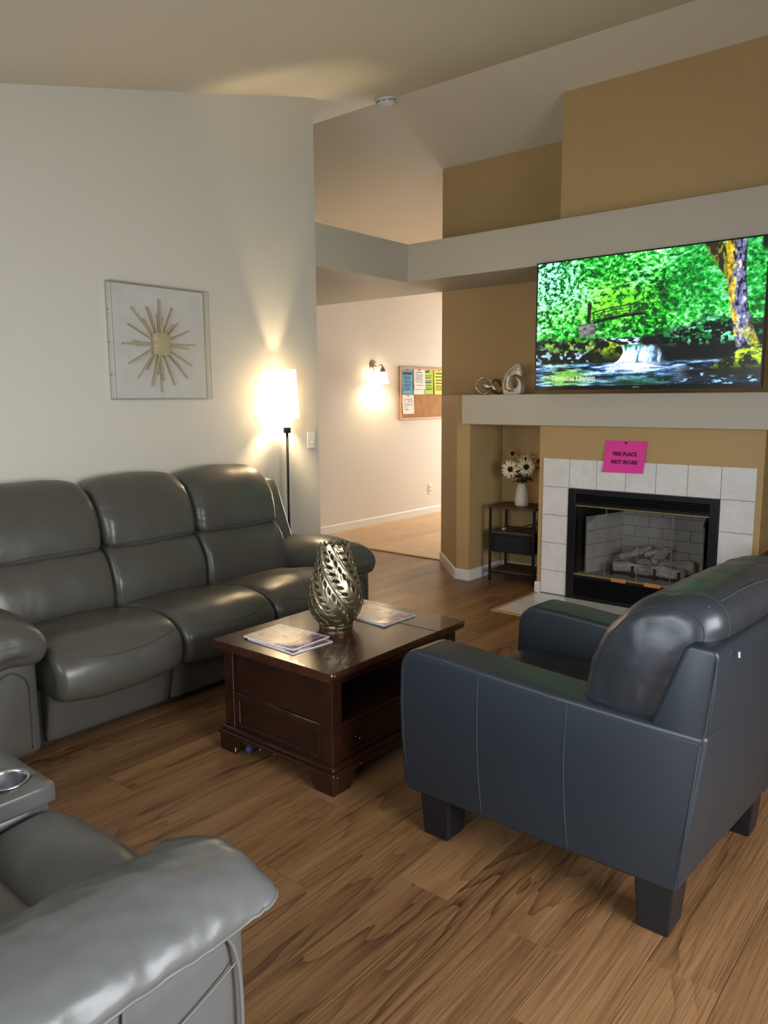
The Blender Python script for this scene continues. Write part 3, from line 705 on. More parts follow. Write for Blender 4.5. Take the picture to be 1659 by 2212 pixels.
# ------------------------------------------------------------------ pierced leaf vase on the table
def pierced_vase(loc, Hh=.372, NU=320, NV=210):
    zs = np.array([0, .012, .022, .05, .09, .13, .18, .24, .30, .345, .372])
    rs = np.array([.070, .071, .076, .097, .113, .116, .108, .092, .077, .066, .062])
    v = np.linspace(0, Hh, NV+1); k = catmull(np.stack([zs, rs], 1), 300, False); r = np.interp(v, k[:, 0], k[:, 1])
    U, Z = np.meshgrid(np.linspace(0, 2*PI, NU+1), v, indexing='ij'); RR = np.broadcast_to(r, U.shape)
    K = 6; rate = 6.4; f = np.full(U.shape, -1.0); relief = np.zeros(U.shape)
    for q in range(K):
        th0 = 2*PI*q/K+.35
        d = (U-(th0-rate*Z)+PI) % (2*PI)-PI
        slope = math.atan2(1.0, rate*.1)
        dist = d*RR*math.sin(slope)
        relief += .0036*np.exp(-(dist/.0045)**2)
        for j in range(13):
            zc = .028+j*.0275
            for s in (1, -1):
                zz = zc+(.015 if s < 0 else 0); rc = np.interp(zz, v, r); sc = .62+.42*rc/.116
                th = th0-rate*zz+s*.0215*sc/rc*1.3
                a = ((U-th+PI) % (2*PI)-PI)*RR; b = Z-zz
                ang = R(-22) if s > 0 else R(-80)
                x = a*math.cos(ang)+b*math.sin(ang); y = -a*math.sin(ang)+b*math.cos(ang)
                hl, hw = .0188*sc, .0076*sc
                g = hw*(1-(x/hl)**2)-np.abs(y-.12*x)
                g = np.where((np.abs(x) < hl*1.3), g, -1)
                f = np.maximum(f, np.where(np.abs(a)+np.abs(b) < .07, g, -1))
                relief += np.where(np.abs(a)+np.abs(b) < .06, .0022*np.exp(-((y+.011*sc)/.006)**2-(x/.02)**2), 0)
    f = np.where(Z < .022, -1.0, f)
    f = np.where(Z > Hh-.030, np.minimum(f, -.001), f)
    saw = np.abs(((U*13/(2*PI)) % 1)-.5)*2
    f = np.maximum(f, Z-(Hh-.021*saw**.8-.004*np.sin(U*2+1)))
    # clip every cell at f = 0
    keys = {}; V = []; Fc = []
    def pos(i, z, u, rad): return (math.cos(u)*rad, math.sin(u)*rad, z)
    def vid(key, u, z, rad):
        if key not in keys: keys[key] = len(V); V.append((math.cos(u)*rad, math.sin(u)*rad, z))
        return keys[key]
    for i in range(NU):
        for j in range(NV):
            cs = [(i, j), (i+1, j), (i+1, j+1), (i, j+1)]; fv = [f[c] for c in cs]
            if min(fv) > 0: continue
            poly = []
            for k_ in range(4):
                c, n = cs[k_], cs[(k_+1) % 4]; fa, fb = fv[k_], fv[(k_+1) % 4]
                if fa <= 0: poly.append(vid((c[0] % NU, c[1]), U[c], Z[c], RR[c]+relief[c]))
                if (fa <= 0) != (fb <= 0):
                    t = fa/(fa-fb); t = min(max(t, .05), .95)
                    cc, nn = ((c, n) if c < n else (n, c)); tt = t if c < n else 1-t
                    key = ((cc[0] % NU, cc[1]), (nn[0] % NU, nn[1]))
                    u = U[cc]*(1-tt)+U[nn]*tt; z = Z[cc]*(1-tt)+Z[nn]*tt
                    poly.append(vid(key, u, z, (RR[cc]+relief[cc])*(1-tt)+(RR[nn]+relief[nn])*tt))
            poly = [p for a_, p in enumerate(poly) if p != poly[a_-1]]
            if len(poly) >= 3: Fc.append(poly)
    return V, Fc
VC = (.445, -2.695, TZ)
vz = thing('pierced_vase', 'silver gold pierced leaf vase on the coffee table', 'vase', VC)
V, Fc = pierced_vase(VC)
M_VASE = mat('champagne_metal', srgb(168, 158, 130), .32, .92, bump=(60, .05, .002, 2))
o = add('body', (V, Fc), M_VASE, vz, True, local=True)
md = o.modifiers.new('wall', 'SOLIDIFY'); md.thickness = .0045; md.offset = -1
add('foot_ring', lathe([(.0, .0), (.070, .0), (.0725, .003), (.0725, .016), (.070, .020), (.069, .022), (.0, .022)], 56), M_VASE, vz, True, local=True, angle=40)

# ------------------------------------------------------------------ magazines
def cover_art(seed, w_=84, h_=60):
    x, y = np.meshgrid(np.linspace(0, 1, w_), np.linspace(0, 1, h_))
    n = fbm(x*3+y*2, y*5-x*2, 4, seed); m_ = fbm(x*11, y*4, 3, seed+5)
    c = np.stack([.80+.15*n, .72+.16*n, .66+.16*n], -1)
    pur = sstep(.62, .9, x*.7+m_*.45)[..., None]; c = c*(1-pur)+np.array([.46, .28, .42])*pur
    st = sstep(.60, .72, m_)[..., None]; c = c*(1-.5*st)+np.array([.55, .42, .36])*.5*st
    wh = (sstep(.55, .7, fbm(x*6, y*7, 3, seed+11)))[..., None]*.6; c = c*(1-wh)+np.array([.95, .92, .88])*wh
    c[:5] = c[:5]*.5+.45
    return np.clip(c, 0, 1)
M_COVER = attr_mat('magazine_cover', 'print', .22)
def magazine(label, cx, cy, z, rz, seed, th_=.006, lift=0.0):
    t = thing('magazine', label, 'magazine', (cx, cy, z), rz, 'magazines on the coffee table')
    V, Fc = box(-.142, .142, -.103, .103, .0006, th_-.0004)
    add('pages', (V, Fc), M_PAPERW, t, local=True)
    add('back_cover', box(-.143, .143, -.1045, .1045, 0, .0006), M_PAPERW, t, local=True)
    add('spine', box(-.143, .143, .1035, .1050, 0, th_, .0004), M_PAPERW, t, local=True)
    o_ = grid_attr('cover', cover_art(seed), (-.143, .1045, th_), (.286, 0, 0), (0, -.209, 0), M_COVER, t, True)
    for v in o_.data.vertices:      # cover corner lifts a little
        v.co.z += lift*max(0, (v.co.x-.02)/.12)**2*max(0, (-.02-v.co.y)/.085)**2
    return t
magazine('white-edged lower magazine of the two left of the vase', .438, -2.962, TZ, R(-4), 3, .006)
magazine('pale pink cover magazine on top, left of the vase', .408, -2.952, TZ+.0062, R(1.5), 8, .006, .006)
magazine('pale cover magazine right of the vase by the table seam', .475, -2.462, TZ, R(-2), 15, .007, .004)

# ------------------------------------------------------------------ floor lamp behind the sofa arm
LXY = (-1.035, -1.56)
lamp = thing('floor_lamp', 'slim black floor lamp with glowing white tapered shade beside sofa', 'lamp', (LXY[0], LXY[1], 0))
add('base', lathe([(.0, 0), (.098, 0), (.098, .012), (.09, .02), (.02, .026), (.0, .026)], 40, (*LXY, 0)), M_BLACK, lamp, True, angle=40)
add('pole', tube([(*LXY, .02), (*LXY, 1.245)], .0085, 14), M_BLACK, lamp, True)
add('socket_cup', lathe([(.0, 1.225), (.022, 1.225), (.025, 1.23), (.025, 1.262), (.0, 1.262)], 24, (*LXY, 0)), mat('bronze_cup', srgb(58, 52, 46), .4, .8), lamp, True, angle=40)
WARM = (1.0, .78, .48)
def glow_mat(name, col, strength, base):
    m = mat(name, base, .6); b = m.node_tree.nodes['Principled BSDF']; b.inputs['Emission Color'].default_value = (*col, 1); b.inputs['Emission Strength'].default_value = strength; return m
def shade_mat(name, col, glow, clear):
    """frosted shade: translucent, a little see-through, faint glow of its own lit body"""
    m = bpy.data.materials.new(name); m.use_nodes = True; k = NT(m); k.n.remove(k.n['Principled BSDF'])
    tl = k.new('ShaderNodeBsdfTranslucent'); tl.inputs[0].default_value = col; df = k.new('ShaderNodeBsdfDiffuse'); df.inputs[0].default_value = col
    a = k.new('ShaderNodeMixShader'); a.inputs[0].default_value = .35; k.link(tl.outputs[0], a.inputs[1]); k.link(df.outputs[0], a.inputs[2])
    tr = k.new('ShaderNodeBsdfTransparent'); b = k.new('ShaderNodeMixShader'); b.inputs[0].default_value = clear; k.link(a.outputs[0], b.inputs[1]); k.link(tr.outputs[0], b.inputs[2])
    e = k.new('ShaderNodeEmission'); e.inputs[0].default_value = (1.0, .86, .64, 1); e.inputs[1].default_value = glow
    s_ = k.new('ShaderNodeAddShader'); k.link(b.outputs[0], s_.inputs[0]); k.link(e.outputs[0], s_.inputs[1]); k.link(s_.outputs[0], k.n['Material Output'].inputs[0]); return m
M_SHADE = shade_mat('lit_shade', (.95, .90, .80, 1), .9, .04)
M_DIFF = shade_mat('lit_diffuser', (.95, .92, .85, 1), 1.0, .25)
add('shade', lathe([(.065, 1.632), (.0655, 1.632), (.084, 1.322), (.0835, 1.322), (.065, 1.632)], 48, (*LXY, 0), False), M_SHADE, lamp, True, angle=50)
add('diffuser', lathe([(.026, 1.262), (.030, 1.27), (.050, 1.318), (.049, 1.318), (.029, 1.271), (.024, 1.264)], 36, (*LXY, 0), False), M_DIFF, lamp, True)
sp_ = [tube([(LXY[0], LXY[1], 1.60), (LXY[0]+.065*math.cos(a), LXY[1]+.065*math.sin(a), 1.625)], .0018, 6) for a in (0, 2.094, 4.189)]
add('shade_spider', join(*sp_), M_NICKEL, lamp)
add('bulb', lathe([(.0, 1.28), (.013, 1.28), (.015, 1.30), (.024, 1.33), (.026, 1.35), (.018, 1.372), (.0, 1.38)], 24, (*LXY, 0)), glow_mat('bulb_glow', (1, .85, .62), 12, (1, 1, 1, 1)), lamp, True)
def point(name, loc, power, color, rad):
    d = bpy.data.lights.new(name, 'POINT'); d.energy = power; d.color = color; d.shadow_soft_size = rad
    o = bpy.data.objects.new(name, d); C.objects.link(o); o.location = loc; return o
point('floor_lamp_light', (*LXY, 1.42), 17, WARM, .024)

# ------------------------------------------------------------------ hall: wall sconce, cork board, papers, outlet
SY, SZ = 1.655, 1.81
sc = thing('wall_sconce', 'nickel wall sconce with lit bell glass on the hall wall', 'lamp', (XH, SY, SZ))
def rotx(vf, f): return [f(v) for v in vf[0]], vf[1]
bp = lathe([(.0, .0), (.062, .0), (.062, .006), (.052, .014), (.030, .018), (.026, .026), (.0, .028)], 36)
add('backplate', rotx(bp, lambda v: (XH+v[2], SY+v[0], SZ+v[1])), M_NICKEL, sc, True, angle=40)
add('arm', tube([tuple(p) for p in catmull([(XH+.02, SY, SZ), (XH+.07, SY, SZ-.012), (XH+.12, SY, SZ+.004), (XH+.145, SY, SZ-.02)], 16, False)], .008, 10), M_NICKEL, sc, True)
bx_ = XH+.145
add('socket_cap', lathe([(.0, .0), (.014, 0), (.03, -.035), (.034, -.055), (.0, -.055)], 28, (bx_, SY, SZ-.02)), M_NICKEL, sc, True, angle=40)
add('bell_glass', lathe([(.033, -.0), (.042, -.02), (.05, -.06), (.058, -.10), (.072, -.128), (.070, -.128), (.056, -.10), (.048, -.06), (.04, -.02), (.031, -.002)], 36, (bx_, SY, SZ-.072), False), shade_mat('lit_glass', (.95, .92, .88, 1), 1.2, .12), sc, True)
add('bulb', lathe([(.0, .0), (.012, 0), (.020, -.02), (.018, -.036), (.0, -.046)], 20, (bx_, SY, SZ-.08)), MATS['bulb_glow'], sc, True)
point('sconce_light', (bx_, SY, SZ-.165), 9, WARM, .03)
cb = thing('cork_board', 'oak framed cork notice board on the hall wall', 'notice board', (XH, 2.12, 1.187))
CB0, CB1, CZ0, CZ1 = 2.122, 3.35, 1.187, 1.815
add('cork_panel', box(XH+.002, XH+.012, CB0+.02, CB1-.02, CZ0+.02, CZ1-.02), M_CORK, cb)
for a in ((CB0, CB0+.03, CZ0, CZ1), (CB1-.03, CB1, CZ0, CZ1), (CB0+.03, CB1-.03, CZ0, CZ0+.03), (CB0+.03, CB1-.03, CZ1-.03, CZ1)):
    add('frame_rail', box(XH, XH+.022, *a, .003), M_OAK, cb)
def notice(label, y0, z1, wd, ht, col, lines, dx=.013, tilt=0, head=None, plan=False, floating=True):
    t = thing('pinned_notice', label, 'paper', (XH+dx, y0, z1-ht), 0, 'notices on the cork board')
    n = 9; V = []
    for i in range(n+1):
        for j in range(5):
            u = j/4; v_ = i/n; curl = .010*(v_**2)*(1-.3*u)
            V.append((XH+dx+.002+curl, y0+wd*u+tilt*v_, z1-ht*v_))
    Fc = [(i*5+j, i*5+j+1, (i+1)*5+j+1, (i+1)*5+j) for i in range(n) for j in range(4)]
    p = add('sheet', (V, Fc), mat('paper_'+label.split()[0], col, .75), t)
    md = p.modifiers.new('thick', 'SOLIDIFY'); md.thickness = .0006
    def on_sheet(u, v_): return (XH+dx+.0045+.012*(v_**2)*(1-.3*u), y0+wd*u+tilt*v_, z1-ht*v_)
    q, fq = [], []
    def bar(u0, u1, v0, v1):
        k0 = len(q); q.extend([on_sheet(u0, v0), on_sheet(u1, v0), on_sheet(u1, v1), on_sheet(u0, v1)]); fq.append((k0, k0+1, k0+2, k0+3))
    rnd = random.Random(len(label))
    if head: bar(*head)
    if plan:
        for b in ((.18, .82, .22, .235), (.18, .2, .22, .8), (.8, .82, .22, .55), (.18, .55, .78, .8), (.5, .82, .53, .55), (.5, .515, .22, .55), (.36, .375, .4, .8), (.18, .5, .5, .512), (.62, .635, .22, .4), (.5, .72, .38, .392)): bar(*b)
    else:
        for v0, h_ in lines: bar(.10+rnd.random()*.06, .72+rnd.random()*.18, v0, v0+h_)
    pr = add('print', (q, fq), M_PRINT, p); pr['kind'] = 'stuff'
    pv = lathe([(.0, .0), (.004, 0), (.004, .006), (.006, .010), (.0, .012)], 10)
    add('push_pin', rotx(pv, lambda v: (XH+dx+.002+v[2], y0+wd*.5+v[0], z1-.012+v[1])), M_BLACK, t, True)
    return t
ln = [(.30, .02), (.35, .02), (.40, .02), (.48, .02), (.53, .02), (.61, .02), (.66, .02), (.72, .02), (.80, .035)]
notice('blue notice pinned at the left of the cork board', 2.165, 1.795, .205, .30, srgb(96, 170, 208), ln, head=(.08, .9, .14, .25))
notice('white lower sheet peeking out under the long white notice', 2.385, 1.79, .22, .30, srgb(236, 234, 232), [(.8, .01)], .013)
notice('white printed notice right of the blue one', 2.39, 1.797, .225, .245, srgb(234, 232, 230), [(.16, .03), (.28, .015), (.34, .015), (.40, .015), (.46, .015), (.52, .015), (.58, .015), (.66, .015), (.8, .015)], .017)
notice('green notice pinned beside the white one', 2.60, 1.79, .185, .295, srgb(176, 214, 84), [(.24, .02), (.32, .03), (.44, .02), (.5, .05), (.64, .03), (.74, .02), (.8, .03)], head=(.12, .55, .06, .12))
notice('yellow notice cut off by the tan wall edge', 2.81, 1.79, .22, .30, srgb(250, 226, 70), [(.12, .05), (.26, .04), (.4, .04), (.52, .04), (.64, .03), (.72, .03), (.8, .03)])
notice('white floor plan sheet alone in the lower row', 2.17, 1.485, .225, .225, srgb(236, 234, 234), [], plan=True)
ol = thing('wall_outlet', 'white duplex outlet low on the hall wall', 'outlet', (XH, 2.75, .31))
add('plate', box(XH, XH+.006, 2.712, 2.788, .245, .375, .002), M_TRIM, ol)
for zz in (.287, .333):
    s_ = add('socket', box(XH+.005, XH+.008, 2.728, 2.772, zz-.016, zz+.016, .001), mat('ivory_plastic', srgb(205, 198, 186), .4), ol)
    for dy in (-.009, .009): add('slot', box(XH+.0078, XH+.0084, 2.75+dy-.002, 2.75+dy+.002, zz-.006, zz+.008), M_BLACK, s_)
sw = thing('light_switch', 'white toggle light switch near the end of the sofa wall', 'switch', (XS, -1.235, 1.16))
add('plate', box(XS, XS+.006, -1.270, -1.198, 1.104, 1.219, .002), M_TRIM, sw)
V, Fc = box(-.005, .018, -.005, .005, -.005, .005, .0015); V = [(XS+.005+x, -1.234+y, 1.150+z-x*.5) for x, y, z in V]
add('toggle', (V, Fc), M_TRIM, sw)
for zz in (1.128, 1.195): add('screw', tube([(XS+.005, -1.234, zz), (XS+.0072, -1.234, zz)], .003, 10), M_TRIM, sw)

# smoke detector on the ceiling
sd = thing('smoke_detector', 'round white smoke detector on the ceiling near the ridge', 'smoke detector', (-1.06, -.50, ceil_z(-.5)))
sd.rotation_euler = (math.atan(.2458), 0, 0)
add('base_plate', lathe([(.0, 0), (.075, 0), (.075, -.012), (.0, -.012)], 40), M_TRIM, sd, True, local=True, angle=40)
add('cover', lathe([(.0, -.012), (.066, -.012), (.068, -.03), (.060, -.043), (.04, -.05), (.0, -.052)], 40), M_TRIM, sd, True, local=True, angle=40)
for k_ in range(10):
    a0 = 2*PI*k_/10; pts = [(.0682*math.cos(a0+t), .0682*math.sin(a0+t), -.021) for t in np.linspace(0, .42, 6)]
    add('vent_slot', tube(pts, .0028, 6), mat('dark_slot', srgb(70, 66, 60), .7), sd, local=True)

# ------------------------------------------------------------------ sunburst shadow box
art = thing('sunburst_art', 'acrylic box frame holding a golden stick sunburst on linen', 'wall art', (XS, -2.43, 1.457))
AY0, AY1, AZ0, AZ1 = -2.742, -2.122, 1.452, 2.062
M_LINEN = mat('linen', srgb(212, 206, 198), .9, bump=(500, .25, .002, 3), var=.05)
add('linen_panel', box(XS+.002, XS+.014, AY0, AY1, AZ0, AZ1, .002), M_LINEN, art)
M_ACRYL = clear_mat('clear_acrylic', (.985, .99, .985, 1), .03)
M_EDGE = mat('acrylic_edge', srgb(170, 168, 158), .2, spec=.6)
D_ = .062
add('acrylic_front', box(XS+D_-.003, XS+D_, AY0-.004, AY1+.004, AZ0-.004, AZ1+.004), M_ACRYL, art)
for a in ((AY0-.006, AY0-.003, AZ0-.004, AZ1+.004), (AY1+.003, AY1+.006, AZ0-.004, AZ1+.004), (AY0-.003, AY1+.003, AZ1+.003, AZ1+.006), (AY0-.003, AY1+.003, AZ0-.006, AZ0-.003)):
    add('acrylic_side', box(XS+.001, XS+D_, *a), M_ACRYL, art)
ed = []
for a in ((AY0-.006, AY0-.004, AZ0-.006, AZ1+.006), (AY1+.004, AY1+.006, AZ0-.006, AZ1+.006), (AY0-.004, AY1+.004, AZ1+.004, AZ1+.006), (AY0-.004, AY1+.004, AZ0-.006, AZ0-.004)): ed.append(box(XS+D_-.0025, XS+D_, *a))
for e_ in ed: add('polished_edge', e_, M_EDGE, art)
for zz in (1.58, 1.75, 1.92): add('screw', tube([(XS+.02, AY0-.008, zz), (XS+.02, AY0-.005, zz)], .004, 10), M_NICKEL, art)
ay, az = -2.435, 1.752
M_STICK = mat('gilded_stick', srgb(192, 176, 142), .5, .1, bump=(60, .3, .004), var=.15)
rnd = random.Random(2)
sticks = [(0, .245), (180, .24), (90, .245), (270, .265), (22, .21), (48, .17), (52, .15), (68, .225), (112, .215), (130, .26), (127, .17), (152, .225), (176, .17), (184, .15), (207, .235), (231, .24), (236, .17), (252, .245), (274, .2), (291, .24), (312, .25), (316, .17), (331, .235), (356, .18), (3, .16), (95, .17), (86, .15), (265, .17)]
for i_, (dg_, L) in enumerate(sticks):
    a = R(dg_+rnd.uniform(-2, 2)); d = Vector((0, math.cos(a), math.sin(a))); n_ = Vector((0, -math.sin(a), math.cos(a)))
    wd = rnd.uniform(.0038, .006); xo = XS+.018+.010*(i_ % 3)
    p0 = Vector((xo, ay, az))+d*.03; p1 = Vector((xo+rnd.uniform(-.002, .006), ay, az))+d*L
    V = []
    for p, ww_ in ((p0, wd), ((p0+p1)/2+n_*rnd.uniform(-.001, .001), wd*1.05), (p1, wd*.8)):
        for sx, sy in ((-1, -1), (1, -1), (1, 1), (-1, 1)): V.append(tuple(p+Vector((1, 0, 0))*sx*.0028+n_*sy*ww_))
    Fc = [(0, 1, 2, 3), (8, 11, 10, 9)]+[(r*4+q, r*4+(q+1) % 4, (r+1)*4+(q+1) % 4, (r+1)*4+q) for r in (0, 1) for q in range(4)]
    add('stick', (V, Fc), M_STICK, art)
V, Fc = rbox(XS+.016, XS+.052, ay-.056, ay+.056, az-.064, az+.064, .02, 7)
hub = add('medallion', (V, Fc), M_STICK, art, True)
bd = []
for i_ in range(260):
    u, v_ = rnd.uniform(-1, 1), rnd.uniform(-1, 1)
    if abs(u)**3+abs(v_)**3 > 1.02: continue
    r_ = rnd.uniform(.0035, .0062); p = (XS+.050-.012*(abs(u)**3+abs(v_)**3)/2, ay+u*.057, az+v_*.065)
    a, b = lathe([(0, -r_), (r_*.8, -r_*.55), (r_, 0), (r_*.8, r_*.55), (0, r_)], 6, p, False); bd.append((a, b))
b_ = add('beads', join(*bd), mat('bead_gold', srgb(206, 190, 150), .4, .3), hub, True); b_['kind'] = 'stuff'

# ------------------------------------------------------------------ fireplace: tile surround, black insert, glass doors, brick lining
fp = thing('fireplace', 'black framed gas fireplace with marbled white tile surround', 'fireplace', (.72, W0, 0))
T_ = .206; ZT = 1.0103
m = mat('marbled_tile', srgb(206, 204, 198), .22, coat=.2); k = NT(m); b = k.n['Principled BSDF']
tc = k.new('ShaderNodeTexCoord').outputs['Object']; oi = k.new('ShaderNodeObjectInfo'); cmb = k.new('ShaderNodeCombineXYZ')
k.link(k.math('MULTIPLY', oi.outputs['Random'], 50.0), cmb.inputs[0]); va = k.new('ShaderNodeVectorMath', operation='ADD'); k.link(tc, va.inputs[0]); k.link(cmb.outputs[0], va.inputs[1])
k.link(k.ramp(k.noise(va.outputs[0], 7, 5, .6, 1.2), [(.3, srgb(216, 213, 207)), (.5, srgb(224, 222, 217)), (.7, srgb(231, 229, 226))]), b.inputs['Base Color'])
M_TILE = m
M_GROUT = mat('grout', srgb(128, 125, 120), .85)
add('grout_bed', join(box(.002, FX0, .0045, W0, 0, ZT-.002), box(FX1, 7*T_-.002, .0045, W0, 0, ZT-.002), box(FX0, FX1, .0045, W0, FZ1, ZT-.002)), M_GROUT, fp)
tile_me = {}
def tile_at(x, z, wd, ht, parent, flat=False, y=0.0):
    key = (round(wd, 3), round(ht, 3), flat)
    if key not in tile_me:
        vf = box(-wd/2, wd/2, -.004, .004, -ht/2, ht/2, .0015, 1) if not flat else box(-wd/2, wd/2, -ht/2, ht/2, -.004, .004, .0015, 1)
        me = bpy.data.meshes.new('tile'); me.from_pydata(vf[0], [], vf[1]); me.update(); me.materials.append(M_TILE); tile_me[key] = me
    o_ = bpy.data.objects.new('tile', tile_me[key]); C.objects.link(o_); o_.parent = parent
    o_.location = Vector((x, y, z))-ORG[parent.name]; return o_
g = .0034
for i in range(7): tile_at((i+.5)*T_, ZT-T_/2, T_-g, T_-g, fp, y=.004)
for i in (0, 6):
    for j in range(1, 4): tile_at((i+.5)*T_, ZT-(j+.5)*T_, T_-g, T_-g, fp, y=.004)
    h_ = ZT-4*T_; tile_at((i+.5)*T_, h_/2+.006, T_-g, h_-.012-g, fp, y=.004)
# insert frame
M_INS = mat('black_enamel', (.006, .006, .007, 1), .35)
IX0, IX1 = FX0+.001, FX1-.001
add('insert_frame', join(box(IX0, IX0+.058, -.012, .05, .006, FZ1-.001, .003), box(IX1-.058, IX1, -.012, .05, .006, FZ1-.001, .003), box(IX0+.058, IX1-.058, -.012, .05, .765, FZ1-.001, .003), box(IX0+.058, IX1-.058, -.006, .05, .690, .705, .002), box(IX0+.058, IX1-.058, -.006, .05, .006, .03, .002), box(IX0+.058, IX1-.058, -.006, .05, .165, .182, .002)), M_INS, fp)
GX0, GX1 = IX0+.058, IX1-.058
for zs_, nm in (([.712, .726, .740, .754], 'louver_slat'), ([.038, .055, .072, .089, .106, .123, .140, .156], 'louver_slat')):
    for z in zs_:
        V = [(x, y, zz) for x in (GX0, GX1) for y, zz in ((-.004, z-.001), (-.004, z+.003), (.022, z+.013), (.022, z+.009))]
        add(nm, (V, [(0, 1, 2, 3), (7, 6, 5, 4)]+[(q, q+4, (q+1) % 4+4, (q+1) % 4) for q in range(4)]), M_INS, fp)
add('louver_back', join(box(GX0, GX1, .03, .04, .70, .77), box(GX0, GX1, .03, .04, .03, .17)), M_INS, fp)
for z in (.684, .189): add('brass_rail', box(GX0, GX1, -.010, .006, z-.005, z+.005, .002), M_BRASS, fp)
M_GLASS = clear_mat('smoked_glass', (.93, .93, .93, 1), .02)
pw = (GX1-GX0)/4
for i in range(4):
    pn = add('glass_pane', box(GX0+i*pw+.002, GX0+(i+1)*pw-.002, .002, .006, .196, .678), M_GLASS, fp)
    add('pane_edge', box(GX0+(i+1)*pw-.0025, GX0+(i+1)*pw+.0005, .0005, .0065, .196, .678), mat('glass_edge', srgb(120, 122, 118), .3), pn)
for x0, x1 in ((.553, .659), (.785, .898)): add('door_pull', box(x0, x1, -.030, -.008, .176, .203, .005), M_OAK, fp)
# firebox: metal shell, refractory brick panels
BX0, BX1, BY = .425, 1.02, .47
FZ0, FZT = .185, .690
add('firebox_shell', join(box(GX0, GX1, .05, YB-.002, .17, .182), box(GX0, GX1, .05, YB-.002, FZT, FZT+.01), box(GX0-.004, GX0, .05, YB-.002, .17, FZT), box(GX1, GX1+.004, .05, YB-.002, .17, FZT), box(GX0, GX1, BY+.02, BY+.024, .17, FZT)), mat('sooty_steel', (.012, .012, .012, 1), .7), fp)
m = mat('refractory_brick', srgb(172, 166, 157), .9, bump=(70, .4, .006, 4), var=.12); M_BRICK = m
def panel(p0, p1, z0, z1, cols, rows, cut=0):
    """brick panel between plan points p0 and p1; every brick its own object, joints recessed"""
    p0 = Vector((*p0, 0)); p1 = Vector((*p1, 0)); d = (p1-p0); L = d.length; d.normalize(); n = Vector((d.y, -d.x, 0))
    q = [tuple(p-n*o_+Vector((0, 0, z))) for p in (p0, p1) for o_ in (.014, .003) for z in (z0, z1)]
    add('mortar_panel', (q, [(0, 1, 3, 2), (4, 6, 7, 5), (0, 2, 6, 4), (1, 5, 7, 3), (0, 4, 5, 1), (2, 3, 7, 6)]), mat('mortar', srgb(126, 122, 116), .95), fp)
    bw = L/cols; bh = (z1-z0)/rows
    for r in range(rows):
        x = -(bw/2 if r % 2 else 0)
        while x < L-.005:
            a, b_ = max(x, 0)+.0022, min(x+bw, L)-.0022
            if b_-a > .02:
                za, zb_ = z0+r*bh+.0022, z0+(r+1)*bh-.0022
                V = [tuple(p0+d*s+n*o_+Vector((0, 0, z))) for s in (a, b_) for o_ in (-.003, .003) for z in (za, zb_)]
                if cut and r == rows-1:      # the side panels lose their upper front corner
                    V = [v if not (v[2] > za+.01 and (Vector(v)-p0).dot(d) < .10 and cut > 0) and not (v[2] > za+.01 and (Vector(v)-p0).dot(d) > L-.10 and cut < 0) else (v[0], v[1], v[2]-.045) for v in V]
                add('brick', (V, [(0, 1, 3, 2), (4, 6, 7, 5), (0, 2, 6, 4), (1, 5, 7, 3), (0, 4, 5, 1), (2, 3, 7, 6)]), M_BRICK, fp)
            x += bw
panel((.325, .07), (BX0, BY), FZ0, .60, 2, 4, 1)
panel((BX0, BY), (BX1, BY), FZ0, .66, 3.0, 6)
panel((BX1, BY), (1.12, .07), FZ0, .60, 2, 4, -1)
add('fire_floor', prism([(GX0, .05), (GX1, .05), (GX1, BY), (GX0, BY)], .181, .187), mat('ash', srgb(150, 147, 142), .95, bump=(120, .8, .01, 4), var=.2), fp)
# iron grate and ceramic logs
gr = thing('log_grate', 'black iron grate holding the ceramic logs', 'grate', (.73, .2, .187))
for x in (.49, .645, .80, .965):
    add('grate_bar', join(box(x-.008, x+.008, .118, .132, .187, .27, .002), box(x-.006, x+.006, .125, .36, .194, .206)), M_BLACK, gr)
add('grate_rail', box(.475, .985, .150, .160, .196, .206, .002), M_BLACK, gr)
M_LOG = mat('ceramic_log', srgb(168, 162, 154), .9, bump=(55, 1.0, .02, 5), var=.5)
def log(label, p0, p1, r0, r1, seed, knots=()):
    p0 = Vector(p0); p1 = Vector(p1); n = 40; sg = 30; d = (p1-p0).normalized(); V = []
    u = d.cross(Vector((0, 0, 1))).normalized(); v_ = u.cross(d)
    for i in range(n+1):
        t = i/n; c = p0.lerp(p1, t)+Vector(mnoise.noise_vector(Vector((t*3, seed, 0))))*.012
        rr = r0+(r1-r0)*t; e = min(t, 1-t)*n; rr *= (.55 if e < .5 else .9 if e < 1.5 else 1)
        for k_ in range(sg):
            a = 2*PI*k_/sg; q = Vector((math.cos(a)*2.2, math.sin(a)*2.2, t*4+seed*7))
            R_ = rr*(1+.30*mnoise.noise(q)+.22*abs(mnoise.noise(Vector((math.cos(a)*4, math.sin(a)*4, t*3+seed))))*2-.10+.10*mnoise.noise(q*4))
            V.append(tuple(c+u*math.cos(a)*R_+v_*math.sin(a)*R_))
    Fc = [(i*sg+k_, i*sg+(k_+1) % sg, (i+1)*sg+(k_+1) % sg, (i+1)*sg+k_) for i in range(n) for k_ in range(sg)]+[list(range(sg)), [n*sg+k_ for k_ in range(sg)]]
    return tag(add('ceramic_log', (V, Fc), M_LOG, None, True, loc=p0), label, 'log', 'ceramic fireplace logs')
log('long grey log lying at the front of the fireplace grate', (.465, .19, .243), (.985, .19, .240), .036, .040, 1)
log('grey log at the back of the fireplace grate', (.60, .36, .25), (1.0, .355, .255), .040, .045, 5)
log('slanted grey log leaning to the left in the fireplace', (.50, .232, .298), (.70, .33, .375), .024, .03, 9)
log('short grey log lying across the middle of the grate', (.67, .30, .335), (.80, .285, .36), .028, .03, 12)
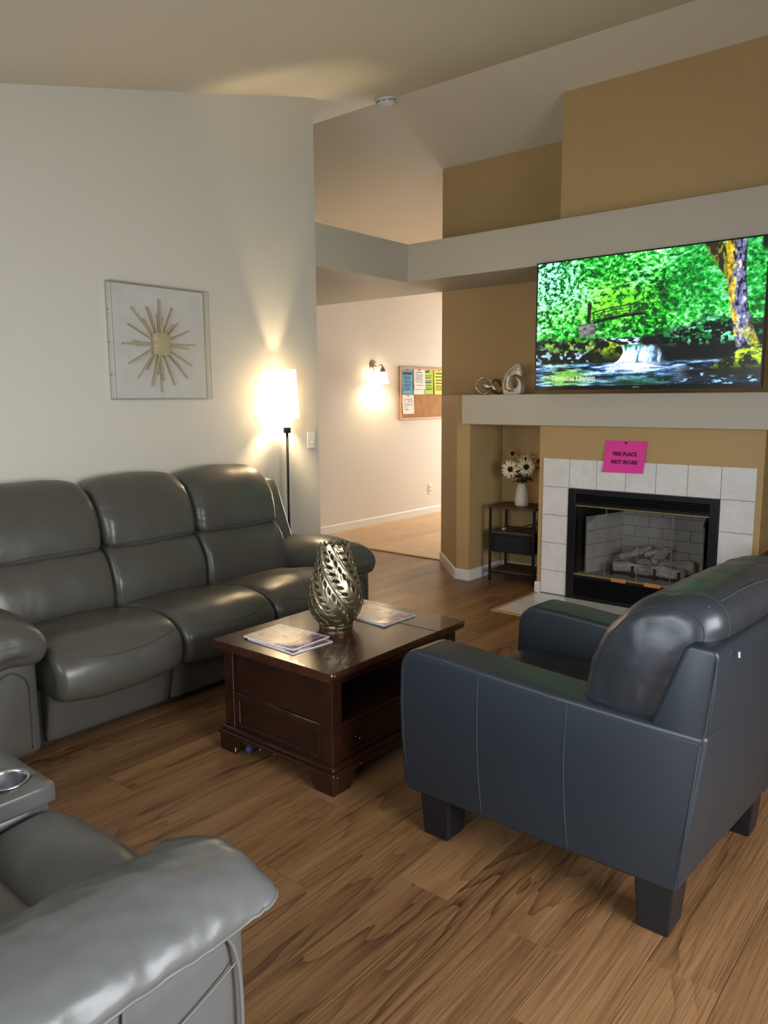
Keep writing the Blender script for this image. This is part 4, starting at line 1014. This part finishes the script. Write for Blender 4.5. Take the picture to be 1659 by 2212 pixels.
log('slanted grey log leaning to the right in the fireplace', (.745, .215, .300), (.83, .33, .385), .032, .026, 17)

hearth = thing('hearth', 'white tiled floor hearth with a golden wood border', 'hearth', (.72, -.3, 0))
HX0, HX1, HY0 = -.012, 1.454, -.605
add('mortar_bed', box(HX0, HX1, HY0, -.014, -.005, .003), M_GROUT, hearth)
for i in range(7):
    for j in range(3):
        y1 = -.014-j*.197; tile_at(HX0+(i+.5)*(HX1-HX0)/7, .0035, (HX1-HX0)/7-g, .197-g, hearth, True, y1-.0985)
for a in ((HX0-.028, HX0, HY0-.028, -.012), (HX1, HX1+.028, HY0-.028, -.012)): add('wood_border', box(*a, -.004, .009, .003), mat('golden_border', srgb(186, 144, 84), .4), hearth)
add('wood_border', box(HX0, HX1, HY0-.028, HY0, -.004, .009, .003), MATS['golden_border'], hearth)

# pink sign
sg_ = thing('pink_sign', 'bright pink paper sign reading FIRE PLACE NOT IN USE', 'sign', (.61, 0, .93))
V = []
for i in range(7):
    for j in range(7):
        u, v_ = j/6, i/6; x = (.474+.283*u)*(1-v_)+(.461+.283*u)*v_; z = (1.150*(1-v_)+.934*v_)+.004*u
        V.append((x, -.004-.016*v_**2-.006*v_*(2*u-1)**2, z))
Fc = [(i*7+j, i*7+j+1, (i+1)*7+j+1, (i+1)*7+j) for i in range(6) for j in range(6)]
sh = add('sheet', (V, Fc), mat('pink_paper', srgb(232, 62, 160), .7), sg_); md = sh.modifiers.new('t', 'SOLIDIFY'); md.thickness = .0006
def M_at(x, y, z, sx=1.0, rx=90): return Matrix.Translation(Vector((x, y, z))-ORG[sg_.name]) @ Matrix.Rotation(R(rx), 4, 'X') @ Matrix.Diagonal((sx, 1, 1, 1))
M_TXT = mat('black_print', srgb(62, 18, 48), .7)
for txt, z in (('FIRE PLACE', 1.062), ('NOT IN USE', 1.008)):
    t_ = text_mesh('lettering', txt, .036, M_at(.612, -.0115-.016*((1.15-z)/.216)**2+.001, z, .93, 86), M_TXT, sg_, bold=.0009)
pv = lathe([(.0, .0), (.005, 0), (.005, .006), (.007, .010), (.0, .012)], 12)
add('push_pin', rotx(pv, lambda v: (.617+v[0], -.004-v[2], 1.138+v[1])), M_BLACK, sg_, True)

# ------------------------------------------------------------------ television
tv = thing('television', 'large flat television showing a green woodland stream', 'television', (.74, -.12, 1.50))
VX0, VX1, VZ0, VZ1, VY = -.004, 1.468, 1.494, 2.353, -.150
add('casing', box(VX0, VX1, VY+.006, VY+.045, VZ0, VZ1, .004), mat('tv_plastic', (.006, .006, .007, 1), .3), tv)
bz = .009
for a in ((VX0, VX0+bz, VZ0, VZ1), (VX1-bz, VX1, VZ0, VZ1), (VX0+bz, VX1-bz, VZ1-bz, VZ1), (VX0+bz, VX1-bz, VZ0, VZ0+.026)):
    add('bezel', box(a[0], a[1], VY-.002, VY+.008, a[2], a[3], .0015), MATS['tv_plastic'], tv)
add('wall_mount', join(box(.5, .95, VY+.045, VY+.075, 1.7, 2.1, .004), box(.68, .78, VY+.07, YB-.03, 1.85, 1.95, .004), box(.55, .90, YB-.03, YB, 1.7, 2.1, .004)), M_BLACK, tv)
def stream_picture(w_=640, h_=360):
    X, Y = np.meshgrid((np.arange(w_)+.5)/w_, (np.arange(h_)+.5)/h_); A = w_/h_
    x = X*A; y = Y
    def mixc(c, col, m_): return c*(1-m_[..., None])+np.array(col)*m_[..., None]
    # leafy backdrop
    wob = fbm(x*5, y*5, 3, 1)
    leaf = fbm(x*34+wob*4, y*46+wob*3, 3, 2, .65); leaf2 = fbm(x*80, y*105, 2, 3); big = fbm(x*3.2, y*3.2, 3, 4)
    L = .5+(leaf-.5)*.85+(leaf2-.5)*.30+(big-.5)*.42+.03
    c = np.zeros((h_, w_, 3)); c[:] = (.02, .22, .06)
    c = mixc(c, (.03, .42, .10), sstep(.28, .42, L)); c = mixc(c, (.08, .70, .16), sstep(.38, .54, L)); c = mixc(c, (.30, .92, .30), sstep(.50, .64, L)); c = mixc(c, (.78, 1.0, .88), sstep(.62, .76, L))
    yl = np.exp(-(((X-.36)/.22)**2+((Y-.36)/.16)**2))
    c = mixc(c, (.55, .88, .12), np.clip(yl*sstep(.42, .6, L)*.9, 0, 1))
    sky = np.exp(-(((X-.10)/.13)**2+((Y-.13)/.22)**2))+.8*np.exp(-(((X-.50)/.05)**2+((Y-.18)/.06)**2))+.6*np.exp(-(((X-.22)/.08)**2+((Y-.32)/.1)**2))
    c = mixc(c, (.70, 1.0, .96), np.clip(sky*sstep(.48, .6, L), 0, 1))
    lefty = sstep(.5, .38, leaf)*sstep(.16, .04, X)*sstep(.6, .4, Y); c = mixc(c, (.01, .16, .08), lefty*.8)
    # right middle: cool deep greens
    rg_ = sstep(.55, .70, X)*sstep(.70, .3, Y); c = mixc(c, (.0, .50, .22), rg_*.35)
    dkr = sstep(.15, .0, ((X-.60)/.03)**2*.1+np.abs(Y-.30)*.9-.0)*sstep(.04, .01, np.abs(X-.585-.02*np.sin(Y*20)))*.7; c = mixc(c, (.02, .12, .05), dkr)
    # dark bank
    edge = .64-.12*sstep(.52, .70, X)-.02*np.sin(X*25)+.05*(fbm(x*8, y*8, 3, 9)-.5)*2
    bank = sstep(-.01, .04, Y-edge)*sstep(.47, .53, X+.10*(Y-.72)); bank *= sstep(.88, .80, Y)
    c = mixc(c, (.015, .025, .03), bank)
    lv = sstep(.48, .62, fbm(x*34, y*44, 3, 12, .7))*bank*sstep(.75, .62, Y)*sstep(.55, .62, X); c = mixc(c, (.10, .60, .26), lv*.85)
    lv2 = sstep(.62, .7, fbm(x*30, y*34, 2, 13))*bank*sstep(.74, .66, Y)*sstep(.6, .7, X); c = mixc(c, (.5, .9, .7), lv2)
    # rocks on the left
    rk = sstep(.57, .66, Y+.14*(fbm(x*9, y*9, 3, 20)-.5))*sstep(.36, .30, X)*sstep(.86, .80, Y)
    rn = fbm(x*13, y*18, 3, 21); rn2 = fbm(x*30, y*36, 3, 22)
    rc = np.zeros_like(c); rc[:] = (.03, .04, .04); rc = mixc(rc, (.20, .40, .10), sstep(.40, .58, rn)*sstep(.80, .62, Y)); rc = mixc(rc, (.52, .72, .16), sstep(.52, .70, rn)*sstep(.78, .64, Y)); rc = mixc(rc, (.72, .88, .96), sstep(.52, .70, rn2)*sstep(.60, .76, Y)*.9); rc = mixc(rc, (.02, .03, .03), sstep(.48, .38, rn2))
    c = c*(1-rk[..., None])+rc*rk[..., None]
    # bridge and stone abutment
    je = .012*(fbm(x*14, y*14, 3, 31)-.5)*2; st = sstep(.205, .225, X+je)*sstep(.302, .292, X)*sstep(.50, .515, Y+je)*sstep(.62, .59, Y+je); sn = vnoise(x*30, y*62, 30); c = c*(1-st[..., None])+np.stack([.16+.45*sn, .18+.42*sn, .17+.42*sn], -1)*st[..., None]
    def line(c, x0, y0, x1, y1, wd, col, arch=0.0):
        t = np.clip((X-x0)/(x1-x0), 0, 1); yy = y0+(y1-y0)*t-arch*4*t*(1-t); m_ = sstep(wd, wd*.45, np.abs(Y-yy))*((X > x0) & (X < x1)); return mixc(c, col, m_)
    c = line(c, .285, .503, .525, .458, .014, (.04, .07, .05), .012)
    for o_, wd in ((0, .0065), (.022, .004), (.044, .004), (.062, .004)): c = line(c, .275, .425+o_, .53, .383+o_, wd, (.16, .30, .14), .014)
    for px in (.285, .335, .39, .455, .515):
        t = (px-.28)/.24; y0 = .424-.04*t-.045*t*(1-t); m_ = sstep(.004, .0015, np.abs(X-px))*((Y > y0) & (Y < y0+.075)); c = mixc(c, (.16, .28, .14), m_)
    c = mixc(c, (.10, .14, .08), sstep(.011, .006, np.abs(X-.262-.02*(.5-Y)))*sstep(.33, .36, Y)*sstep(.52, .5, Y))
    # rapids, waterfall
    wn = fbm(x*22, y*55, 3, 40)
    rap = sstep(.625, .64, Y)*sstep(.70, .68, Y)*sstep(.315, .335, X)*sstep(.51, .49, X); c = mixc(c, (.06, .08, .14), rap); c = mixc(c, (.80, .92, 1.0), rap*sstep(.42, .55, wn))
    fn = fbm(x*30+2*y, y*9, 3, 41)
    jf = .03*(fbm(x*16, y*16, 3, 42)-.5); fall = sstep(.685, .725, Y+jf+.06*(X-.48))*sstep(.87, .80, Y)*sstep(.375, .41, X+.05*(Y-.75)+jf)*sstep(.62, .56, X-.25*(Y-.78)+jf); c = mixc(c, (.62, .84, 1.0), fall); c = mixc(c, (1, 1, 1), fall*sstep(.45, .6, fn)); c = mixc(c, (.12, .2, .34), fall*sstep(.44, .34, fn)*.8)
    # mossy rock beside the fall
    e = ((X-.345)/.085)**2+((Y-.745)/.10)**2; e = e+.35*(fbm(x*9, y*9, 3, 50)-.5); rkm = sstep(1.0, .88, e); mo = fbm(x*18, y*22, 3, 51)
    c = mixc(c, (.035, .05, .03), rkm); c = mixc(c, (.42, .56, .07), rkm*sstep(.42, .62, mo)*sstep(.84, .70, Y)); c = mixc(c, (.72, .82, .22), rkm*sstep(.6, .68, mo)*sstep(.76, .68, Y))
    # pool
    wt = sstep(.815, .835, Y+.015*(fbm(x*9, y*3, 2, 60)-.5)); rp = fbm(x*9, y*62, 3, 61, .6)
    wc_ = np.zeros_like(c); wc_[:] = (.12, .24, .46); wc_ = mixc(wc_, (.34, .56, .88), sstep(.44, .54, rp)); wc_ = mixc(wc_, (.78, .90, 1.0), sstep(.56, .66, rp)); wc_ = mixc(wc_, (.02, .05, .10), sstep(.42, .32, rp))
    gg = np.exp(-(((X-.15)/.10)**2+((Y-.93)/.07)**2)); wc_ = mixc(wc_, (.45, .72, .10), np.clip(gg*1.2, 0, .85)*sstep(.3, .5, rp))
    gd = sstep(.86, .99, Y)*np.exp(-((X-.50)/.20)**2); wc_ = mixc(wc_, (.04, .26, .12), gd*.8)
    dk = sstep(.55, .75, X)*sstep(.84, .9, Y+.1*(X-.6)); wc_ = mixc(wc_, (.015, .03, .05), dk*.82); wc_ = mixc(wc_, (.55, .75, .95), dk*sstep(.63, .70, fbm(x*24, y*50, 3, 63)))
    foam = np.exp(-(((X-.48)/.10)**2+((Y-.85)/.035)**2)); wc_ = mixc(wc_, (.96, .99, 1), np.clip(foam*1.3, 0, 1))
    c = c*(1-wt[..., None])+wc_*wt[..., None]
    # big trunk on the right
    lx = np.interp(Y, [0, .12, .3, .5, .66, .76], [.835, .845, .852, .872, .888, .90]); rx = np.interp(Y, [0, .15, .3, .45, .6, .72, .78], [.925, .925, .93, .94, .965, .995, 1.0])
    tm = sstep(0, .006, X-lx)*sstep(0, .006, rx-X)*sstep(.80, .76, Y); br = fbm(x*30, y*17, 4, 70, .65); s_ = (X-lx)/(rx-lx)
    tcx = np.zeros_like(c); tcx[:] = (.42, .44, .60); tcx = mixc(tcx, (.78, .80, .92), sstep(.5, .62, br)); tcx = mixc(tcx, (.10, .10, .14), sstep(.42, .32, br)); moss = sstep(.66, .30, s_+.75*(Y-.05)-1.1*(br-.5)); tcx = mixc(tcx, (.72, .58, .08), moss); tcx = mixc(tcx, (.90, .78, .25), moss*sstep(.52, .62, br)); tcx = mixc(tcx, (.60, .60, .14), sstep(.50, .72, Y)*sstep(.35, .7, s_+.8*(br-.5))); fb = fbm(x*70, y*60, 2, 73); tcx = tcx*(.62+.76*fb)[..., None]; tcx = mixc(tcx, (.04, .05, .08), sstep(.86, .99, s_)*.7)
    c = c*(1-tm[..., None])+tcx*tm[..., None]
    bl = np.interp(Y, [0, .1, .2, .28], [.755, .785, .825, .855]); bm_ = sstep(0, .006, X-bl)*sstep(0, .008, bl+.075-X)*sstep(.30, .24, Y)*(1-tm); c = mixc(c, (.16, .15, .08), bm_); c = mixc(c, (.50, .52, .14), bm_*sstep(.5, .6, br))
    # mossy ledge at the lower right
    ml = sstep(0, .02, Y-(.86-.14*sstep(.80, .96, X)-.05*(fbm(x*7, y*7, 3, 80)-.5)))*sstep(.78, .82, X)*sstep(.965, .93, Y-.03*X+.03); mn = fbm(x*26, y*34, 3, 81); c = mixc(c, (.06, .09, .02), ml); c = mixc(c, (.45, .60, .06), ml*sstep(.44, .55, mn)*sstep(.92, .82, Y)); c = mixc(c, (.78, .86, .24), ml*sstep(.58, .68, mn)*sstep(.9, .8, Y))
    # dark gap right of the trunk
    gp = sstep(.975, .985, X)*sstep(.12, .05, Y); c = mixc(c, (.02, .05, .03), gp)
    dt = fbm(x*60, y*85, 3, 90, .75); c = c*(.70+.62*dt)[..., None]      # leaf and ripple detail everywhere
    return np.clip(c, 0, 1)
M_SCREEN = attr_mat('lit_screen', 'print', .25, 2.0**-vs.exposure*1.3)
SXa, SXb, SZa, SZb = VX0+bz, VX1-bz, VZ0+.026, VZ1-bz
grid_attr('screen', stream_picture(), (SXa, VY, SZb), (SXb-SXa, 0, 0), (0, 0, -(SZb-SZa)), M_SCREEN, tv)
mt = glow_mat('screen_caption', (.80, .90, .80), .5, (.3, .3, .3, 1))
text_mesh('caption', '\u00a9Johnnie Lawson', .045, Matrix.Translation(Vector((SXa+.12, VY-.001, SZa+.052))-ORG[tv.name]) @ Matrix.Rotation(R(90), 4, 'X'), mt, tv, 'LEFT')
add('maker_badge', box(.70, .745, VY-.003, VY-.001, VZ0+.010, VZ0+.017, .0005), mat('badge', srgb(150, 150, 152), .4), tv)

# ------------------------------------------------------------------ ornaments on the mantel ledge
nx, ny = -.345, .16
nau = thing('nautilus_sculpture', 'white ceramic spiral shell sculpture with hammered silver inside', 'sculpture', (nx, ny, ZM1))
def zp(L): return [(nx+(a-970)*.00043, ZM1+(825-b)*.00037) for a, b in L]
shell_out = [(1162, 462), (1142, 330), (1108, 222), (1060, 214), (960, 275), (870, 370), (810, 480), (780, 600), (785, 720), (822, 825), (1100, 825), (1145, 720), (1148, 610), (1112, 520), (1032, 480)]
shell_in = [(1072, 540), (1088, 600), (1070, 672), (1000, 712), (940, 690), (905, 620), (905, 540), (935, 470), (1000, 432), (1075, 428)]
def dense(L, n): return [tuple(p) for p in catmull(L, n, False)]
add('shell', prism(zp(dense(shell_out, 44)+dense(shell_in, 30)), ny-.035, ny+.035, 'y', .006, 3), M_CERAM, nau, True, angle=70)
sil_out = [(1150, 452), (1126, 335), (1098, 246), (1062, 240), (968, 300), (884, 392), (832, 492), (806, 600), (816, 690), (860, 752), (940, 776), (1020, 770), (1080, 716), (1106, 640), (1098, 560)]
add('silver_face', prism(zp(dense(sil_out, 40)+dense([(1078, 545)]+shell_in[1:], 28)), ny-.0385, ny-.030, 'y', .002, 2), M_SILVER, nau, True, angle=60)
rsx, rsy = -.575, .17
rs_ = thing('ring_sculpture', 'silver sculpture of interlocking rings on the mantel', 'sculpture', (rsx, rsy, ZM1))
def ring_vf(c, R0, ax, wd, th_, n=44):
    ax = Vector(ax).normalized(); u = ax.cross(Vector((0, 0, 1)) if abs(ax.z) < .9 else Vector((1, 0, 0))).normalized(); v_ = ax.cross(u); V, Fc = [], []
    for i in range(n):
        a = 2*PI*i/n; d = u*math.cos(a)+v_*math.sin(a); w_ = wd*(1+.35*math.sin(a*2+1))
        for (dr, da) in ((-th_, -w_*.8), (0, -w_), (th_, -w_*.8), (th_*1.2, 0), (th_, w_*.8), (0, w_), (-th_, w_*.8), (-th_*.8, 0)): V.append(tuple(Vector(c)+d*(R0+dr)+ax*da))
    Fc = [(i*8+k_, ((i+1) % n)*8+k_, ((i+1) % n)*8+(k_+1) % 8, i*8+(k_+1) % 8) for i in range(n) for k_ in range(8)]; return V, Fc
for c_, R0, ax in (((rsx-.03, rsy-.02, ZM1+.069), .062, (.45, -.85, .1)), ((rsx-.02, rsy+.01, ZM1+.064), .052, (.25, .25, 1.0)), ((rsx+.065, rsy+.02, ZM1+.062), .055, (.9, -.25, .35))):
    add('ring', ring_vf(c_, R0, ax, .016, .007), M_SILVER, rs_, True)

# ------------------------------------------------------------------ small table in the niche, with vase, flowers and power strip
NT_ = (-.345, .285, 0); NR = R(5)
nt = thing('niche_table', 'small black metal table with rustic shelves inside the niche', 'table', NT_, NR)
hw, hd = .185, .145
for sx in (-1, 1):
    for sy in (-1, 1): add('leg', box(sx*hw-.009, sx*hw+.009, sy*hd-.009, sy*hd+.009, 0, .585, .002), M_BLACK, nt, local=True)
add('top_board', box(-hw-.015, hw+.015, -hd-.015, hd+.015, .585, .603, .002), M_RUSTIC, nt, local=True)
for z in (.395, .082):
    add('shelf_board', box(-hw+.009, hw-.009, -hd, hd, z-.008, z+.008, .002), M_RUSTIC, nt, local=True)
    for sy in (-1, 1): add('shelf_rail', box(-hw+.009, hw-.009, sy*hd-.006, sy*hd+.006, z-.020, z-.008, .001), M_BLACK, nt, local=True)
dw = add('fabric_drawer', rbox(-hw+.012, hw-.012, -hd+.001, hd-.01, .235, .374, .006, 5), MATS['black_fabric'], nt, True, local=True)
add('drawer_pull', tube([(-.05, -hd-.001, .315), (-.03, -hd-.010, .308), (.03, -hd-.010, .308), (.05, -hd-.001, .315)], .004, 8), MATS['black_fabric'], dw, local=True)
add('bolt', tube([(hw-.02, -hd-.018, .588), (hw-.02, -hd-.014, .588)], .004, 10), M_STEEL, nt, local=True)
def w2(x, y): c_, s_ = math.cos(NR), math.sin(NR); return (NT_[0]+x*c_-y*s_, NT_[1]+x*s_+y*c_)
fx, fy = w2(.025, -.02)
fv = thing('ceramic_vase', 'cream ceramic bottle vase on the niche table', 'vase', (fx, fy, .603))
add('body', lathe([(.0, .0), (.048, .0), (.056, .01), (.059, .035), (.055, .08), (.047, .13), (.036, .16), (.030, .168), (.029, .182), (.031, .186), (.027, .186), (.025, .17), (.0, .165)], 40), mat('cream_stoneware', srgb(206, 196, 180), .6, bump=(90, .15, .003), var=.04), fv, True, local=True, angle=50)
M_PETAL = mat('cream_petal', srgb(226, 208, 164), .7, var=.1); M_DISC = mat('flower_disc', srgb(38, 24, 18), .9, bump=(400, .6, .003)); M_STEM = mat('dark_stem', srgb(50, 54, 36), .7); M_LEAFD = mat('dull_leaf', srgb(62, 64, 44), .7, var=.2); M_AMBER = mat('amber_petal', srgb(176, 128, 58), .7, var=.15)
def leaf_vf(base, d, up_, L, wd, droop=.15, n=6):
    d = Vector(d).normalized(); s = d.cross(Vector(up_)).normalized(); u = s.cross(d); V, Fc = [], []
    for i in range(n+1):
        t = i/n; c_ = Vector(base)+d*L*t-u*droop*L*t*t; w_ = wd*math.sin(PI*min(1, .12+.88*t))**.8*(1 if t < 1 else .05)
        V += [tuple(c_-s*w_+u*w_*.25), tuple(c_), tuple(c_+s*w_+u*w_*.25)]
    for i in range(n):
        for j in (0, 1): a = i*3+j; Fc.append((a, a+1, a+4, a+3))
    return V, Fc
top = Vector((fx, fy, .603+.175))
def flower(label, head, face, R0, petals, pm, name='artificial_sunflower'):
    head = Vector(head); f = Vector(face).normalized(); t = thing(name, label, 'flower', (fx, fy, .603+.175), 0, 'artificial flowers in the cream vase')
    mid = (top+head)/2+Vector((0, 0, .02)); add('stem', tube([tuple(p) for p in catmull([tuple(top+Vector((random.uniform(-.012, .012), random.uniform(-.012, .012), -.05))), tuple(mid), tuple(head-f*.008)], 12, False)], .0022, 6), M_STEM, t, True)
    u = f.cross(Vector((0, 0, 1))).normalized(); v_ = u.cross(f); rnd = random.Random(len(label))
    for i in range(petals):
        a = 2*PI*i/petals+rnd.uniform(-.1, .1); d = u*math.cos(a)+v_*math.sin(a)+f*rnd.uniform(.05, .35)
        o_ = add('petal', leaf_vf(head+d*R0*.28, d, f, R0*rnd.uniform(.68, .85), R0*.10, .12), pm, t, True); md = o_.modifiers.new('t', 'SOLIDIFY'); md.thickness = .0006
    V, Fc = lathe([(.0, -.006), (R0*.3, -.004), (R0*.33, .002), (R0*.24, .007), (.0, .009)], 18); M_ = Matrix((u, v_, f)).transposed()
    add('disc', ([tuple(head+M_ @ Vector(p)) for p in V], Fc), M_DISC, t, True)
    return t
flower('cream sunflower facing left at the front of the bouquet', (fx-.083, fy-.045, .888), (.25, -1, .05), .074, 20, M_PETAL)
flower('cream sunflower facing right at the front of the bouquet', (fx+.052, fy-.035, .912), (.5, -1, .35), .074, 20, M_PETAL)
flower('cream sunflower at the top of the bouquet facing up', (fx+.015, fy+.03, .965), (.2, -.5, .9), .07, 18, M_PETAL)
flower('small cream flower behind the left sunflower', (fx-.045, fy+.035, .945), (-.3, -.6, .7), .055, 16, M_PETAL)
flower('amber flower standing tallest at the left of the bouquet', (fx-.115, fy+.04, 1.005), (.3, -1, .2), .055, 9, M_AMBER, 'artificial_bloom')
flower('amber flower at the right edge of the bouquet', (fx+.112, fy+.05, .955), (.2, -1, .2), .055, 9, M_AMBER, 'artificial_bloom')
sprig = [(-.06, -.03, .82, 'leafy sprig drooping left over the vase rim'), (.07, -.02, .85, 'leafy sprig drooping right over the vase rim'), (0, -.03, .87, 'leafy sprig in the middle of the bouquet'), (.09, .03, .90, 'leafy sprig at the back right of the bouquet'), (-.07, .04, .90, 'leafy sprig at the back left of the bouquet')]
for i_, (dx, dy, z, lb) in enumerate(sprig):
    t = thing('artificial_sprig', lb, 'foliage', (fx, fy, .603+.175), 0, 'artificial foliage in the cream vase'); e = Vector((fx+dx, fy+dy, z))
    P = catmull([tuple(top+Vector((0, 0, -.04))), tuple((top+e)/2+Vector((0, 0, .03))), tuple(e)], 10, False); add('stem', tube([tuple(p) for p in P], .0018, 6), M_STEM, t, True)
    for q in range(3, 10):
        a = q*2.4+i_; o_ = add('leaf', leaf_vf(P[q], (math.cos(a), math.sin(a)*.8-.3, .25+.3*math.sin(q)), (0, 0, 1), .068, .022, .3), M_LEAFD, t, True); md = o_.modifiers.new('t', 'SOLIDIFY'); md.thickness = .0006
# cords lying on the middle shelf
px_, py_ = w2(.0, .0)
cd = [[(-.10, -.06, .408), (-.02, -.04, .412), (.06, .0, .44), (.12, .05, .455), (.16, .08, .46)], [(-.03, -.02, .409), (.05, -.06, .41), (.12, -.04, .43), (.14, .04, .45), (.15, .09, .50)], [(0, .02, .409), (.08, .03, .42), (.14, .0, .47), (.155, .03, .53), (.15, .10, .57)]]
tcb = thing('power_cord', 'tangle of black power cords on the niche table shelf', 'cord', (*w2(0, 0), .403))
for q in cd: add('cord', tube([tuple(p) for p in catmull([(*w2(a, b_), z) for a, b_, z in q], 24, False)], .0042, 8), M_BLACK, tcb, True)
add('plug', box(*(lambda c_: (c_[0]-.012, c_[0]+.012, c_[1]-.018, c_[1]+.018))(w2(-.105, -.062)), .403, .422, .003), mat('grey_plug', srgb(150, 152, 150), .5), tcb)

# ------------------------------------------------------------------ dark side table glimpsed behind the armchair
stb = thing('side_table', 'black side table with a silver metal corner behind the armchair', 'table', (1.85, -.45, 0))
for x0 in (1.60, 2.10):
    for y0 in (-.62, -.22): add('leg', box(x0-.012, x0+.012, y0-.012, y0+.012, 0, .555, .002), M_STEEL, stb)
add('top', box(1.585, 2.115, -.64, -.20, .545, .560, .003), M_BLACK, stb)
add('shelf', box(1.60, 2.10, -.62, -.22, .18, .195, .003), M_BLACK, stb)
